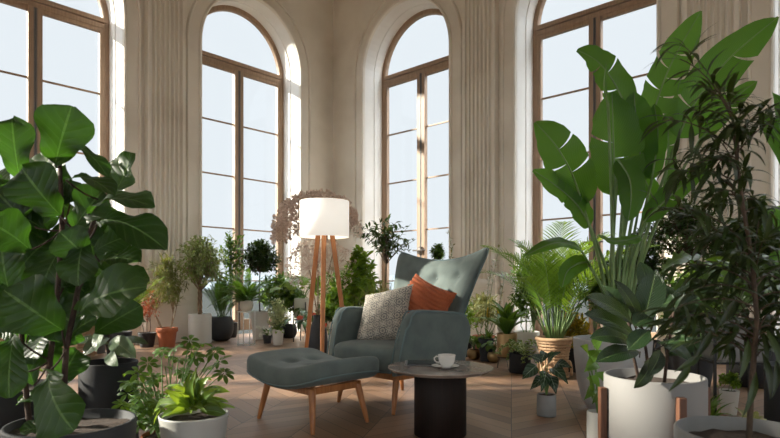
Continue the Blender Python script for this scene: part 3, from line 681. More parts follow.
def foliage_branches(R, mb, st, tops, c, rx, rz, nb, nl, L, W, prof, droop=.15, rad=.004, bow=.08, spread=.9, start=.35, nsl=5, ry=None, fill=.35, fold=.25, whorl=1):
    c = V(c); ry = ry or rx
    for i in range(nb):
        d = rnd_dir(R, -35, 90); k = fill+(1-fill)*R.random()**.5
        tip = c+V((d.x*rx*k, d.y*ry*k, d.z*rz*k)); base = V(R.choice(tops))
        pts = bez(base, tip, V((0, 0, (tip-base).length*.10)), 5)
        if rad: st.tube(pts, [rad, rad*.3], 4, cap=False)
        for q in range(nl):
            t = start+(1-start)*(q+R.random()*.6)/nl; t = min(t, 1)
            x = t*5; i0 = min(int(x), 4); p = pts[i0].lerp(pts[i0+1], x-i0); ax = (pts[i0+1]-pts[i0]).normalized()
            for wq in range(whorl):
                dd = (ax*.5+rnd_dir(R, -60, 60)*spread+UP*(-droop)).normalized(); l = L*R.uniform(.7, 1.15)
                mb.leaf(p, p+dd*l, W*R.uniform(.8, 1.1), prof, UP+rnd_dir(R, -30, 30)*.5, bow, fold, 0, nsl, cols=(-1, 0, 1))
def bush_plant(name, label, base, pr, ph, pm, pk, crown_z, rx, rz, nb, nl, L, W, prof, lm, seed=1, trunk='bark', tr=.010, ntr=1, group=None, off=(0, 0), droop=.15, z0=0, start=.3, cat='potted plant', tspread=.4, split=.45, fill=.35, braid=False, spread=.9, nsl=4):
    R = random.Random(seed); root = empty(name, base, label, cat, group)
    zs = pot(root, pr, ph, pm, pk, z0=z0)
    st = MB(); mb = MB(); tops = []; c = V((off[0], off[1], crown_z)); zt = zs+(crown_z-zs)*split
    if braid:
        for k in range(3):
            st.tube([V((.022*math.cos(2*PI*k/3+i*.75), .022*math.sin(2*PI*k/3+i*.75), zs-.02+(zt-zs+.02)*i/14)) for i in range(15)], tr, 8)
        tops = [V((0, 0, zt))]
        for k in range(5): d = rnd_dir(R, 35, 70); st.tube(bez((0, 0, zt-.01), V((0, 0, zt))+d*rz*.7, (0, 0, .0), 3), [tr*.7, tr*.3], 6); tops.append(V((0, 0, zt))+d*rz*.7)
    else:
        for k in range(ntr):
            a = R.uniform(0, 2*PI); rr = pr*.35*(ntr > 1)
            b0 = V((rr*math.cos(a), rr*math.sin(a), zs-.02)); t0 = V((c.x+tspread*rx*math.cos(a)*(ntr > 1), c.y+tspread*rx*math.sin(a)*(ntr > 1), zt+R.uniform(-.04, .06)*(ntr > 1)))
            st.tube(bez(b0, t0, V((R.uniform(-.02, .02), R.uniform(-.02, .02), 0)), 5), [tr, tr*.75], 7); tops.append(t0)
            t1 = t0.lerp(c, .75)+V((0, 0, rz*.3)); st.tube([t0, t1], [tr*.75, tr*.4], 6); tops.append(t1)
    foliage_branches(R, mb, st, tops, c, rx, rz, nb, nl, L, W, prof, droop, tr*.35, start=start, fill=fill, spread=spread, nsl=nsl)
    st.build('stem', M[trunk], root); mb.build('foliage', g[lm], root); return root
def frond(R, mb, st, base, d, L, nl, ll, lw, arch=.35, rad=.004, droop=.3, ang=.8, prof='needle', nsl=4, v_up=.25, taper=True, start=.2):
    base = V(base); d = V(d).normalized(); h = V((d.x, d.y, 0)); h = h.normalized() if h.length > .05 else V((1, 0, 0)); pts = []
    n = 12; p = base.copy(); el = math.asin(max(-1, min(1, d.z)))
    for i in range(n+1):
        pts.append(p.copy()); e = el-arch*(i/n)**1.4*2.2
        p = p+(h*math.cos(e)+UP*math.sin(e))*(L/n)
    if st is not None and rad: st.tube(pts, [rad, rad*.3], 5, cap=False)
    for k in range(nl):
        t = start+(1-start)*k/(nl-1) if nl > 1 else 1; x = t*n; i0 = min(int(x), n-1); q = pts[i0].lerp(pts[i0+1], x-i0)
        ax = (pts[i0+1]-pts[i0]).normalized(); sd = ax.cross(UP)
        sd = sd.normalized() if sd.length > .05 else V((0, 1, 0)); nn = sd.cross(ax).normalized()
        s = (math.sin(PI*min(1, .12+.9*(t-start)/(1-start)))**.6)*(.9 if taper else 1)+.1
        for sg in (-1, 1):
            dd = (sd*sg*math.sin(ang)+ax*math.cos(ang)*(1+.6*t)+nn*v_up-UP*droop*R.uniform(.6, 1.3)).normalized()
            mb.leaf(q, q+dd*ll*s*R.uniform(.88, 1.1), lw, prof, nn, .10, .2, 0, nsl, cols=(-1, 1) if lw < .012 else (-1, 0, 1))
def root_plant(name, label, base, pr, ph, pm, pk, group=None, z0=0, cat='potted plant', rz=0):
    root = empty(name, base, label, cat, group, rz=rz); return root, pot(root, pr, ph, pm, pk, z0=z0)
def frond_plant(name, label, base, pr, ph, pm, pk, n, L, nl, ll, lw, el=(35, 85), arch=.35, lm='palm', seed=1, group=None, z0=0, stems='petiole', droop=.3, ang=.8, rad=.004, cane=0, prof='needle', start=.25, sc_z=1, br=.3):
    R = random.Random(seed); root, zs = root_plant(name, label, base, pr, ph, pm, pk, group, z0)
    st = MB(); mb = MB()
    for i in range(n):
        d = rnd_dir(R, *el); a = math.atan2(d.y, d.x); b = V((math.cos(a)*pr*br*R.random(), math.sin(a)*pr*br*R.random(), zs))
        if cane: t = b+V((d.x*.08, d.y*.08, cane*R.uniform(.6, 1.1))); st.tube([b, t], [rad*1.6, rad*1.1], 6); b = t
        frond(R, mb, st, b, d, L*R.uniform(.75, 1.1), nl, ll, lw, arch*R.uniform(.6, 1.3), rad, droop, ang, prof, start=start)
    st.build('stem', M[stems], root); mb.build('foliage', g[lm], root); return root
def rosette(R, mb, c, n, L, W, prof, el=(20, 80), bow=.16, r0=.01, ns=7, wave=0, fold=.3, zr=.03, cols=(-1, -.5, 0, .5, 1)):
    for i in range(n):
        a = i*2.39996+R.uniform(-.3, .3); f = i/max(1, n-1); e = math.radians(el[0]+(el[1]-el[0])*f+R.uniform(-6, 6))
        d = V((math.cos(a)*math.cos(e), math.sin(a)*math.cos(e), math.sin(e)))
        b = V(c)+V((math.cos(a)*r0, math.sin(a)*r0, zr*f)); l = L*R.uniform(.75, 1.1)
        mb.leaf(b, b+d*l, W*R.uniform(.85, 1.1), prof, UP*1.0+V((-d.x, -d.y, 0))*.6, bow*R.uniform(.6, 1.4), fold, wave, ns, ph=R.uniform(0, 6), cols=cols)
def rosette_plant(name, label, base, pr, ph, pm, pk, n, L, W, prof, lm, el=(20, 80), bow=.16, seed=1, group=None, z0=0, wave=0, zr=.03):
    R = random.Random(seed); root, zs = root_plant(name, label, base, pr, ph, pm, pk, group, z0); mb = MB()
    rosette(R, mb, (0, 0, zs), n, L, W, prof, el, bow, pr*.15, wave=wave, zr=zr); mb.build('foliage', g[lm], root); return root
def stalk_leaves(R, mb, st, c, n, hgt, spread, L, W, prof, el=(30, 80), rad=.003, bow=.12, wave=.03, tilt=.5, ns=10, face=None):
    for i in range(n):
        a = i*2.39996+R.uniform(-.4, .4); k = (.35+.65*R.random()); h = hgt*R.uniform(.55, 1.08)
        tip = V(c)+V((math.cos(a)*spread*k, math.sin(a)*spread*k, h)); st.tube(bez(c, tip, V((math.cos(a)*-.02, math.sin(a)*-.02, .02)), 6), [rad, rad*.7], 5, cap=False)
        out = V((math.cos(a), math.sin(a), 0)); d = (out*.8-UP*tilt+rnd_dir(R, -20, 20)*.35).normalized(); l = L*R.uniform(.75, 1.1)
        mb.leaf(tip-d*l*.08, tip+d*l, W*R.uniform(.85, 1.1), prof, UP+out*.4+(face or V((0, 0, 0))), bow, .12, wave, ns, ph=R.uniform(0, 6))
def stalk_plant(name, label, base, pr, ph, pm, pk, n, hgt, spread, L, W, prof, lm, seed=1, group=None, z0=0, tilt=.5, rad=.003, stems='petiole', wave=.03):
    R = random.Random(seed); root, zs = root_plant(name, label, base, pr, ph, pm, pk, group, z0); mb = MB(); st = MB()
    stalk_leaves(R, mb, st, (0, 0, zs-.01), n, hgt, spread, L, W, prof, rad=rad, tilt=tilt, wave=wave, face=V((0, -.5, 0)))
    st.build('stem', M[stems], root); mb.build('foliage', g[lm], root); return root
def wire_stand(name, label, base, r, h, m, nlegs=4, rad=.006, rings=(.0, 1.0), cat='plant stand', splay=1.0, feet=0, rot=.5):
    root = empty(name, base, label, cat)
    for k in range(nlegs):
        a = 2*PI*k/nlegs+rot; l = MB(); l.tube([(r*splay*math.cos(a), r*splay*math.sin(a), 0), (r*math.cos(a), r*math.sin(a), h+feet)], rad, 8); l.build('leg', m, root)
    for f in rings:
        rg = MB(); rg.tube([((r*(splay+(1-splay)*f))*math.cos(2*PI*i/32), (r*(splay+(1-splay)*f))*math.sin(2*PI*i/32), max(rad, h*f)) for i in range(33)], rad*.9, 6); rg.build('ring', m, root)
    if rings and rings[-1] > 0:
        c = MB()
        for a in (rot, rot+PI/2): c.tube([(r*math.cos(a), r*math.sin(a), h*rings[-1]), (-r*math.cos(a), -r*math.sin(a), h*rings[-1])], rad*.8, 6)
        c.build('cross_bar', m, root)
    return root
def W2(u, v, Y, root): p = P(u, v, Y); return p-V(root.location)

# ------------------------------------------------------------------ foreground left: fiddle leaf fig and neighbours
b = P(72, 400, 2.15); fx = (b.x, 2.15, 0)
fig = empty('fiddle_leaf_fig', fx, 'tall fiddle leaf fig with huge wavy leaves in a dark round planter', 'potted plant')
zs = pot(fig, .225, .375, M['potdark'], 'egg'); R = random.Random(11)
st = MB(); lf = MB()
trunks = [((-.09, .02), [(47, 430, 2.1), (50, 360, 2.1), (57, 300, 2.1), (62, 230, 2.15), (60, 165, 2.2)]),
          ((-.02, -.02), [(62, 430, 2.1), (66, 350, 2.05), (78, 290, 2.05), (88, 240, 2.1), (100, 200, 2.1)]),
          ((-.16, .05), [(30, 430, 2.2), (22, 350, 2.2), (20, 280, 2.25), (26, 200, 2.3), (18, 160, 2.3)])]
for o_, pth in trunks:
    pts = [W2(*q, fig) for q in pth]; pts = [V((pts[0].x, pts[0].y, .31))]+pts; st.tube(pts, [.012, .008], 8)
def fl(u0, v0, Y0, u1, v1, Y1, wpx, nh=(0, -1, .2), bow=.08, fold=.18, wave=.075, sb=0, mb=lf, root=fig, prof='obov', ns=14, curl=0):
    a = W2(u0, v0, Y0, root); b_ = W2(u1, v1, Y1, root)
    mb.leaf(a, b_, wpx/F*(Y0+Y1)/2, prof, nh, bow, fold, wave, ns, sb, R.uniform(0, 6), cols=(-1, -.75, -.5, -.25, 0, .25, .5, .75, 1), curl=curl)
for q in [(55,165,2.15,72,106,2.1,46,(.5,-1,.1),.1), (20,180,2.2,12,118,2.2,34,(.4,-1,.2),.1), (104,203,2.1,130,152,2.1,46,(-.6,-1,.3),-.1),
          (66,180,2.0,114,196,1.95,26,(0,-.3,1),.15), (74,146,2.15,108,178,2.1,16,(.3,-.6,1),.12), (60,215,2.0,22,168,1.95,46,(-.2,-1,.5),.1),
          (88,214,2.05,154,208,1.95,30,(0,-.6,1),.16), (98,222,2.05,166,250,1.95,36,(0,-.8,.9),.16), (74,228,2.1,104,190,2.1,36,(.2,-1,.3),.05),
          (80,312,2.0,147,287,1.9,50,(.1,-.9,.5),.12), (84,240,2.0,78,286,1.92,32,(.2,-1,-.1),.1), (92,262,2.0,60,232,1.95,34,(0,-.9,.4),.1),
          (62,330,2.0,4,290,1.9,56,(-.1,-1,.5),.12), (48,372,1.95,74,431,1.85,54,(-.1,-1,-.05),.1), (14,335,2.0,9,398,1.9,32,(.3,-1,0),.08),
          (12,300,2.1,2,240,2.1,40,(.2,-1,.1),.1), (34,385,2.15,22,342,2.2,30,(.3,-1,.3),.1), (60,385,2.15,78,350,2.2,34,(.2,-1,.3),.1),
          (42,398,2.2,18,402,2.2,18,(0,-.5,1),.1), (100,262,2.1,140,262,2.05,30,(0,-.7,1),.1), (70,270,2.2,110,236,2.3,40,(.2,-1,.4),.1),
          (40,300,2.2,84,330,2.1,44,(-.2,-1,.5),.1), (30,250,2.1,-12,222,2.0,46,(0,-.8,.6),.1), (66,345,2.1,96,318,2.05,26,(0,-.7,.6),.1),
          (30,225,2.2,-5,190,2.2,42,(.1,-1,.3),.1), (24,372,2.1,-10,352,2.05,36,(0,-1,.5),.12), (60,250,2.2,40,300,2.15,44,(0,-1,.1),.1),
          (70,205,2.2,44,150,2.3,44,(0,-1,.2),.1), (88,230,2.3,120,212,2.4,38,(0,-1,.5),.1), (56,290,2.3,94,272,2.35,46,(.2,-1,.4),.1),
          (30,330,2.25,58,358,2.2,34,(.2,-1,0),.1), (20,270,2.25,50,240,2.3,44,(0,-1,.3),.1), (52,430,1.95,20,432,1.9,26,(0,-.4,1),.1)]:
    q = q[:6]+(q[6]*1.14,)+q[7:]
    fl(*q)
    a = W2(q[0], q[1], q[2], fig); near = min((W2(*p_, fig) for _, pth in trunks for p_ in pth), key=lambda x: (x-a).length); st.tube(bez(near, a, (0, 0, -.01), 4), .0035, 5)
for k in range(64):      # inner and rear leaves that close the crown
    u, v, Y = R.uniform(-30, 96), R.uniform(175, 345), R.uniform(2.15, 2.55)
    a = W2(u, v, Y, fig); d = rnd_dir(R, -40, 35); l = R.uniform(.15, .24)
    lf.leaf(a, a+d*l, l*.72, 'obov', V((R.uniform(-.6, .6), -1, R.uniform(-.2, .9))), .1, .18, .05, 9, 0, R.uniform(0, 6))
st.build('stem', M['darkbark'], fig); lf.build('foliage', g['fiddle'], fig)

b = P(2, 400, 2.95)
rt, zs = root_plant('leafy_house_plant', 'low bright green plant in the wide dark planter behind the fiddle leaf fig', (b.x, 2.95, 0), .24, ZV(392, 2.8), M['potblack'], 'cyl')
mb = MB(); st = MB(); stalk_leaves(random.Random(5), mb, st, (0, 0, zs), 12, .20, .22, .13, .08, 'oval', tilt=.1); st.build('stem', M['stemgreen'], rt); mb.build('foliage', g['lime'], rt)

b = P(109, 400, 3.15); rub = empty('rubber_plant', (b.x, 3.15, 0), 'small rubber plant with glossy grey-green leaves in a tall black cylinder pot', 'potted plant')
zs = pot(rub, .150, ZV(364, 3.05), M['potblack'], 'cyl'); st = MB(); lf2 = MB()
st.tube([V((0, 0, zs-.02)), W2(109, 335, 3.15, rub), W2(111, 300, 3.15, rub)], [.008, .005], 8)
for q in [(110,345,3.15,72,344,3.1,16,(0,-.5,1)), (110,338,3.1,84,356,2.95,17,(0,-.9,.7)), (112,330,3.15,146,322,3.1,15,(0,-.6,1)), (111,340,3.1,136,358,2.95,20,(0,-.9,.6)),
          (110,325,3.15,78,325,3.2,14,(0,-.6,1)), (111,318,3.15,140,308,3.15,15,(0,-.7,.8)), (110,322,3.1,96,352,2.95,13,(-.2,-1,.3)), (112,345,3.2,148,344,3.2,14,(0,-.5,1)),
          (110,310,3.15,90,294,3.2,16,(.2,-1,.4)), (112,300,3.15,116,272,3.15,12,(.4,-1,.2)), (111,352,3.05,118,366,2.9,14,(0,-1,.2)), (112,312,3.2,132,296,3.2,14,(.2,-1,.5))]:
    fl(*q[:7], nh=q[7], bow=.14, wave=0, mb=lf2, root=rub, prof='oval', ns=9)
st.build('stem', M['darkbark'], rub); lf2.build('foliage', g['rubber2'], rub)

# umbrella tree in terracotta, lance-leaved plant in pale pot
b = P(168, 400, 2.75); R = random.Random(8)
um, zs = root_plant('umbrella_tree', 'bushy umbrella tree with whorled leaflets in a terracotta pot', (b.x, 2.75, 0), .12, .17, M['terracotta'], 'clay')
mb = MB(); st = MB(); hubs = []
for u, v in [(215,350),(200,345),(188,342),(174,347),(160,352),(180,358),(197,358),(210,365),(222,372),(150,362),(165,366),(185,372),(203,377),(140,372),(132,382),(154,380),(171,385),(128,395),(143,394),(158,400),(176,400),(134,408),(149,412),(165,415),(122,404),(190,390),(205,355),(168,357),(192,350),(145,385),(138,400),(219,360),(155,425),(140,424),(178,420)]+[(R.uniform(124, 192), R.uniform(368, 425)) for _ in range(22)]:
    h = W2(u+R.uniform(-2, 2), v+R.uniform(-2, 2), 2.75+R.uniform(-.18, .18), um); o = V((R.uniform(-.04, .04), R.uniform(-.04, .04), zs-.01))
    st.tube(bez(o, h, V((0, 0, -.0))+(h-o)*.0+V((0, 0, .03)), 6), [.004, .0022], 5, cap=False)
    nrm = (UP*1.0+rnd_dir(R, -10, 50)*.7+V((0, -.4, 0))).normalized(); e1 = nrm.orthogonal().normalized(); e2 = nrm.cross(e1); n7 = R.choice((6, 7, 8)); a0 = R.uniform(0, 6)
    for k in range(n7):
        a = a0+2*PI*k/n7; d = (e1*math.cos(a)+e2*math.sin(a)-nrm*.25).normalized(); l = R.uniform(.045, .066)
        mb.leaf(h+d*.006, h+d*l, .023, 'oval', nrm, .1, .2, 0, 5, cols=(-1, 0, 1))
st.build('stem', M['stemgreen'], um); mb.build('foliage', g['mid'], um)

b = P(194, 400, 2.42); R = random.Random(4)
ln, zs = root_plant('lance_leaf_plant', 'low plant with pointed bright green leaves in a pale grey pot at the front', (b.x, 2.42, 0), .142, ZV(418, 2.34), M['potlight'], 'taper')
mb = MB(); st = MB()
for k in range(54):
    f = (k+.5)/54; up_ = f; ang = R.uniform(-1, 1)
    u1 = 195+ang*(50-20*up_)+R.uniform(-4, 4); v1 = 412-46*up_*(1-.35*abs(ang))+12*abs(ang)*(1-up_)+R.uniform(-5, 5)
    y1 = 2.42+R.uniform(-.18, .16)*(1-.5*up_)
    o = W2(195+ang*8+R.uniform(-4, 4), 411-22*up_*R.random(), 2.42+R.uniform(-.04, .04), ln); e = W2(u1, v1, y1, ln)
    mb.leaf(o, e, R.uniform(8, 12)/F*2.42, 'lance', (R.uniform(-.6, .6), -.7, R.uniform(.4, 1.2)), R.uniform(.08, .22), .35, .04, 9, R.uniform(-.12, .12), R.uniform(0, 6))
mb.build('foliage', g['bright'], ln)

# ------------------------------------------------------------------ left wall row
b = G(167, 347)
bush_plant('olive_bush', 'feathery olive green bush in the orange terracotta pot by the wall', b, .142, .27, M['terracotta'], 'clay', ZV(286, b.y), .32, .44, 85, 15, .085, .017, 'lance', 'olive', 21, 'palebark', .007, ntr=5, droop=0, start=.3, tspread=.5)
b = G(200, 343)
bush_plant('braided_fig_tree', 'weeping fig with braided trunk in a plain white cylinder pot', b, .165, .43, M['potwhite'], 'cyl', ZV(264, b.y), .40, .46, 170, 15, .075, .034, 'oval', 'varieg', 22, 'palebark', .014, braid=True, droop=.4, split=.5, start=.25)
b = G(221, 340.5)
frond_plant('parlour_palm', 'dark spiky palm in the round charcoal planter', (b.x, b.y, 0), .19, .37, M['potdark'], 'bowl', 30, .62, 22, .15, .009, el=(58, 88), arch=.22, lm='fern', seed=23, droop=.05, ang=.5)
b = V((P(231, 300, 9.3).x, 9.3, 0))
bush_plant('young_citrus_tree', 'slender young tree with loose sunlit twigs in a dark pot before the window', b, .12, .24, M['potdark'], 'taper', ZV(262, b.y), .28, .55, 50, 10, .10, .035, 'lance', 'mid', 24, 'bark', .008, droop=.1)
b = G(246.5, 345); st_h = ZV(311, b.y)
wire_stand('wire_plant_stand', 'white wire plant stand under the fern', b, .125, st_h, M['white_metal'], 4, .007, (0, .98), rot=.6)
fr_ = frond_plant('sword_fern', 'arching green fern in a white bowl on the white wire stand', (b.x, b.y, st_h+.002), .095, .15, M['potwhite'], 'bowl', 60, .52, 26, .065, .014, el=(5, 75), arch=.42, lm='fern', seed=25, droop=.15, ang=1.2, rad=.002, start=.1)
b = G(260, 339)
bt = bush_plant('ball_topiary', 'round clipped dark green tree on bare stem in a tall white pot', b, .15, .44, M['potwhite'], 'taper', ZV(262, b.y), .34, .34, 190, 16, .065, .030, 'oval', 'dark', 26, 'bark', .012, droop=.1, split=.8, fill=.55)
b = G(278, 345)
R = random.Random(27); hy, zs = root_plant('pale_variegated_shrub', 'cream-green leafed shrub in a small white tapered pot', b, .085, .22, M['potwhite'], 'taper')
mb = MB(); st = MB(); foliage_branches(R, mb, st, [V((0, 0, zs))], (0, 0, zs+.22), .17, .26, 90, 12, .035, .022, 'oval', 0, .002, start=.4, nsl=3); st.build('stem', M['stemgreen'], hy); mb.build('foliage', g['pale'], hy)
mb = MB(); rosette(R, mb, (0, 0, zs), 26, .10, .045, 'oval', (-25, 30), .2); mb.build('lower_leaves', g['lime'], hy)
b = G(266, 344)
R = random.Random(28); wf, zs = root_plant('white_flowering_plant', 'little plant with white blossoms between the wire stand and the pale shrub', (b.x, b.y+.1, 0), .07, .12, M['potdark'], 'taper')
mb = MB(); st = MB(); fo = MB(); rosette(R, fo, (0, 0, zs), 20, .13, .03, 'lance', (10, 75))
for k in range(13):
    h = V((R.uniform(-.13, .13), R.uniform(-.12, .12), zs+R.uniform(.0, .16))); st.tube(bez((0, 0, zs), h, (0, 0, .03), 4), .002, 4)
    mb = MB()
    for q in range(6): a = q*PI/3; d = V((math.cos(a), -.3, math.sin(a))); mb.leaf(h, h+d*.024, .02, 'round', (0, -1, .3), .1, .1, 0, 3, cols=(-1, 0, 1))
    mb.build('flower', g['white'], wf)
st.build('stem', M['stemgreen'], wf); fo.build('foliage', g['mid'], wf)
b = G(289, 338)
bush_plant('leafy_shrub', 'green shrub in a round black pot behind the cream-leafed shrub', b, .13, .22, M['potblack'], 'bowl', ZV(300, b.y), .34, .32, 100, 14, .09, .036, 'lance', 'mid', 29, 'stemgreen', .005, ntr=4)
b = V((P(262, 300, 9.3).x, 9.3, 0))
bush_plant('window_shrub', 'loose light green shrub in a grey pot between the round tree and the monstera', (b.x+.28, 9.35, 0), .15, .25, M['potgrey'], 'cyl', ZV(294, 9.3), .46, .34, 110, 13, .10, .034, 'lance', 'mid', 30, 'stemgreen', .005, ntr=5)
b = G(303, 341.5); hh = ZV(319, b.y)
wire_stand('black_plant_stand', 'slim black metal plant stand holding the monstera pot', b, .145, hh, M['black_metal'], 4, .008, (.98,), feet=.26, rot=.4)
stalk_plant('monstera', 'split-leaf monstera in a cream pot raised on the black stand', (b.x, b.y, hh+.014), .130, .30, M['potcream'], 'cyl', 18, .34, .36, .25, .21, 'split', 'bright', 31, tilt=.55, rad=.004)
b = G(313, 346)
R = random.Random(32); an, zs = root_plant('red_anthurium', 'plant with red waxy flowers in a white bowl pot beside the lamp leg', b, .12, .19, M['potwhite'], 'bowl')
mb = MB(); st = MB(); fl_ = MB(); stalk_leaves(R, mb, st, (0, 0, zs), 34, .34, .34, .20, .10, 'heart', tilt=.6)
for x, z in ((-.16, .30), (.11, .12), (.02, .34), (.17, .20), (-.05, .2)):
    h = V((x, -.16, zs+z-.03)); st.tube(bez((0, 0, zs), h, (0, 0, .05), 5), .003, 5); fl_ = MB(); fl_.leaf(h, h+V((.01, -.02, -.10)), .085, 'heart', (0, -1, .3), .1, .1, 0, 6); fl_.build('flower', g['red'], an)
st.build('stem', M['stemgreen'], an); mb.build('foliage', g['dark'], an)
b = G(331, 345)
bush_plant('small_leafy_plant', 'small bushy plant in a cream pot seen between the lamp legs', b, .10, .15, M['potcream'], 'taper', ZV(312, b.y), .24, .26, 50, 10, .09, .035, 'lance', 'mid', 33, 'stemgreen', .004, ntr=4)
# plants against the wall left of the terracotta pot
b = V((P(92, 345, 7.25).x, 7.25, 0))
rp = bush_plant('rust_leaf_plant', 'plant with rust red leaves by the wall left of the terracotta pot', (P(147, 343, 7.9).x, 7.9, 0), .12, .2, M['potdark'], 'taper', ZV(306, 7.9), .24, .22, 34, 7, .07, .03, 'lance', 'coral', 34, 'bark', .005, ntr=3)
rr_ = bush_plant('bamboo_shrub', 'thin upright bamboo-like shrub in a large pale grey pot', (b.x, b.y, 0), .21, .42, M['potgrey'], 'taper', ZV(270, b.y), .38, .42, 60, 12, .13, .018, 'lance', 'dark', 35, 'stemgreen', .006, ntr=7)
cr = empty('wooden_crate', (P(62, 345, 6.7).x, 6.7, 0), 'slatted wooden crate on the floor behind the fig trunks', 'crate')
for i in range(4):
    m = MB(); z = .03+i*.13
    for y in (-.22, .2): m.box((-.3, y, z), (.3, y+.018, z+.10))
    for x in (-.3, .282): m.box((x, -.2, z), (x+.018, .2, z+.10))
    m.build('slat', M['wicker'], cr, smooth=False)
for x in (-.28, .25):
    for y in (-.2, .17): m = MB(); m.box((x, y, 0), (x+.03, y+.03, .55)); m.build('corner_post', M['wicker'], cr, smooth=False)
b = V((P(118, 300, 7.4).x, 7.4, 0))
frond_plant('kentia_palm', 'airy palm in a dark pot seen between the fig and the terracotta pot', (P(118, 300, 6.9).x, 6.9, 0), .16, .3, M['potdark'], 'taper', 16, .85, 18, .20, .018, el=(50, 88), arch=.35, lm='palm', seed=36, rad=.005)

# ------------------------------------------------------------------ dried umbels and plants in the corner
b = P(318, 300, 6.6); R = random.Random(40)
dv = empty('dried_flower_vase', (b.x, 6.6, 0), 'tall vase of giant dried brown umbel flowers behind the floor lamp', 'vase')
m = MB(); m.lathe([(0, 0), (.08, 0), (.10, .02), (.12, .15), (.10, .34), (.05, .47), (.055, .52), (.045, .52), (.04, .47), (.09, .32), (.11, .15), (.09, .03), (0, .03)], 40); m.build('vase_body', M['potdark'], dv)
sm = MB()
def umbel(c, ax, rad, nr, fr, dome=1.15, size=.02):
    c = W2(*c, dv); ax = V(ax).normalized(); e1 = ax.orthogonal().normalized(); e2 = ax.cross(e1); h = MB()
    o = V((0, 0, .48)); hub = c-ax*rad*.55; sm.tube(bez(o, hub, V((0, 0, .0)), 6), [.007, .005], 6)
    for i in range(nr):
        th = math.acos(1-(1-math.cos(dome))*(i+.5)/nr); a = i*2.39996
        d = (ax*math.cos(th)+(e1*math.cos(a)+e2*math.sin(a))*math.sin(th)).normalized(); p = hub+d*rad*R.uniform(.94, 1.08)
        h.tube([hub, hub.lerp(p, .5)+UP*.01, p], .0018, 3, cap=False)
        for k in range(fr):
            dd = (d*.6+rnd_dir(R, -90, 90)).normalized(); q = p+dd*R.uniform(.012, .035)
            for z in range(3):
                d3 = (dd+rnd_dir(R, -90, 90)*.9).normalized(); h.leaf(q, q+d3*size, size*.7, 'oval', rnd_dir(R, 0, 90), .05, .1, 0, 2, cols=(-1, 1))
    h.build('flower_head', g['dried'], dv)
umbel((312, 214, 6.5), (-.22, -.25, 1), .48, 190, 16, 1.42, .030)
umbel((343, 222, 6.7), (.45, 0, .9), .27, 60, 9, 1.3)
umbel((300, 262, 6.4), (-.6, -.4, .4), .24, 50, 8, 1.5)
umbel((336, 262, 6.3), (.3, -.6, .5), .26, 50, 8, 1.5)
umbel((318, 248, 6.9), (0, -.1, 1), .3, 60, 7, 1.3)
sm.build('stem', M['palebark'], dv)

bush_plant('bright_laurel', 'bright green leafy shrub in a grey pot right of the lamp', (P(359, 330, 6.4).x, 6.4, 0), .16, .3, M['potgrey'], 'cyl', ZV(282, 6.4), .21, .36, 60, 11, .10, .055, 'oval', 'lime', 41, 'stemgreen', .006, ntr=4, fill=.4)
bush_plant('olive_tree', 'small olive tree with spreading crown behind the armchair', (P(386, 330, 7.0).x, 7.0, 0), .17, .34, M['terracotta'], 'clay', ZV(243, 7.0), .42, .33, 44, 9, .085, .034, 'lance', 'dark', 42, 'bark', .014, split=.75, off=(0, 0), fill=.25)
R = random.Random(43); gr_, zs = root_plant('ornamental_grass', 'tuft of tall arching grass in a charcoal pot behind the armchair', (P(384, 330, 5.9).x, 5.9, 0), .13, .25, M['potdark'], 'taper')
mb = MB()
for i in range(190):
    d = rnd_dir(R, 48, 88); mb.leaf((R.uniform(-.05, .05), R.uniform(-.05, .05), zs), V((0, 0, zs))+d*R.uniform(.45, .80), .007, 'strap', (-d.x, -d.y, .6), .12, .1, 0, 6, cols=(-1, 1))
mb.build('foliage', g['straw'], gr_)
bush_plant('corner_shrub', 'mid green shrub low behind the lamp and the armchair arm', (P(350, 330, 6.9).x, 7.2, 0), .15, .28, M['potcream'], 'cyl', ZV(292, 7.2), .46, .36, 120, 14, .10, .04, 'lance', 'mid', 44, 'stemgreen', .005, ntr=5)
st_b = V((P(438, 300, 6.6).x, 6.6, 0))
bush_plant('little_clipped_tree', 'tiny clipped green ball tree showing above the armchair back', st_b, .11, .5, M['potcream'], 'taper', ZV(253, 6.6), .095, .11, 60, 10, .045, .018, 'lance', 'mid', 45, 'bark', .007, split=.85, fill=.3)
def spray(name, label, base, pm, pts_, seed):
    R = random.Random(seed); rt, zs = root_plant(name, label, base, .09, .26, pm, 'taper'); st = MB(); fo = MB(); fw = MB()
    for (u, v, Y) in pts_:
        tip = W2(u, v, Y, rt); bend = V((R.uniform(-.05, .05), 0, .04)); pt = bez((0, 0, zs), tip, bend, 12); st.tube(pt, [.004, .002], 5)
        for i in range(5, 13):
            p = pt[i]
            for k in range(2): d = rnd_dir(R, -10, 60); fo.leaf(p, p+d*.055, .02, 'oval', UP, .1, .2, 0, 4, cols=(-1, 0, 1))
            if i > 6:
                fw = MB()
                for k in range(5): d = rnd_dir(R, -30, 80); fw.leaf(p+d*.01, p+d*.035, .02, 'round', d.orthogonal(), .1, .2, 0, 3, cols=(-1, 0, 1))
                fw.build('flower_cluster', g['white'], rt)
    st.build('stem', M['stemgreen'], rt); fo.build('foliage', g['grey'], rt); return rt
spray('white_blossom_spray', 'tall stems with small white blossoms standing behind the armchair back', (P(452, 300, 6.3).x, 6.3, 0), M['potcream'], [(449, 233, 6.3), (453, 246, 6.25)], 46)
spray('white_blossom_branch', 'thin blossoming branches leaning out right of the armchair back', (P(486, 300, 6.5).x, 6.5, 0), M['potdark'], [(499, 248, 6.5), (494, 262, 6.4), (504, 275, 6.5)], 47)
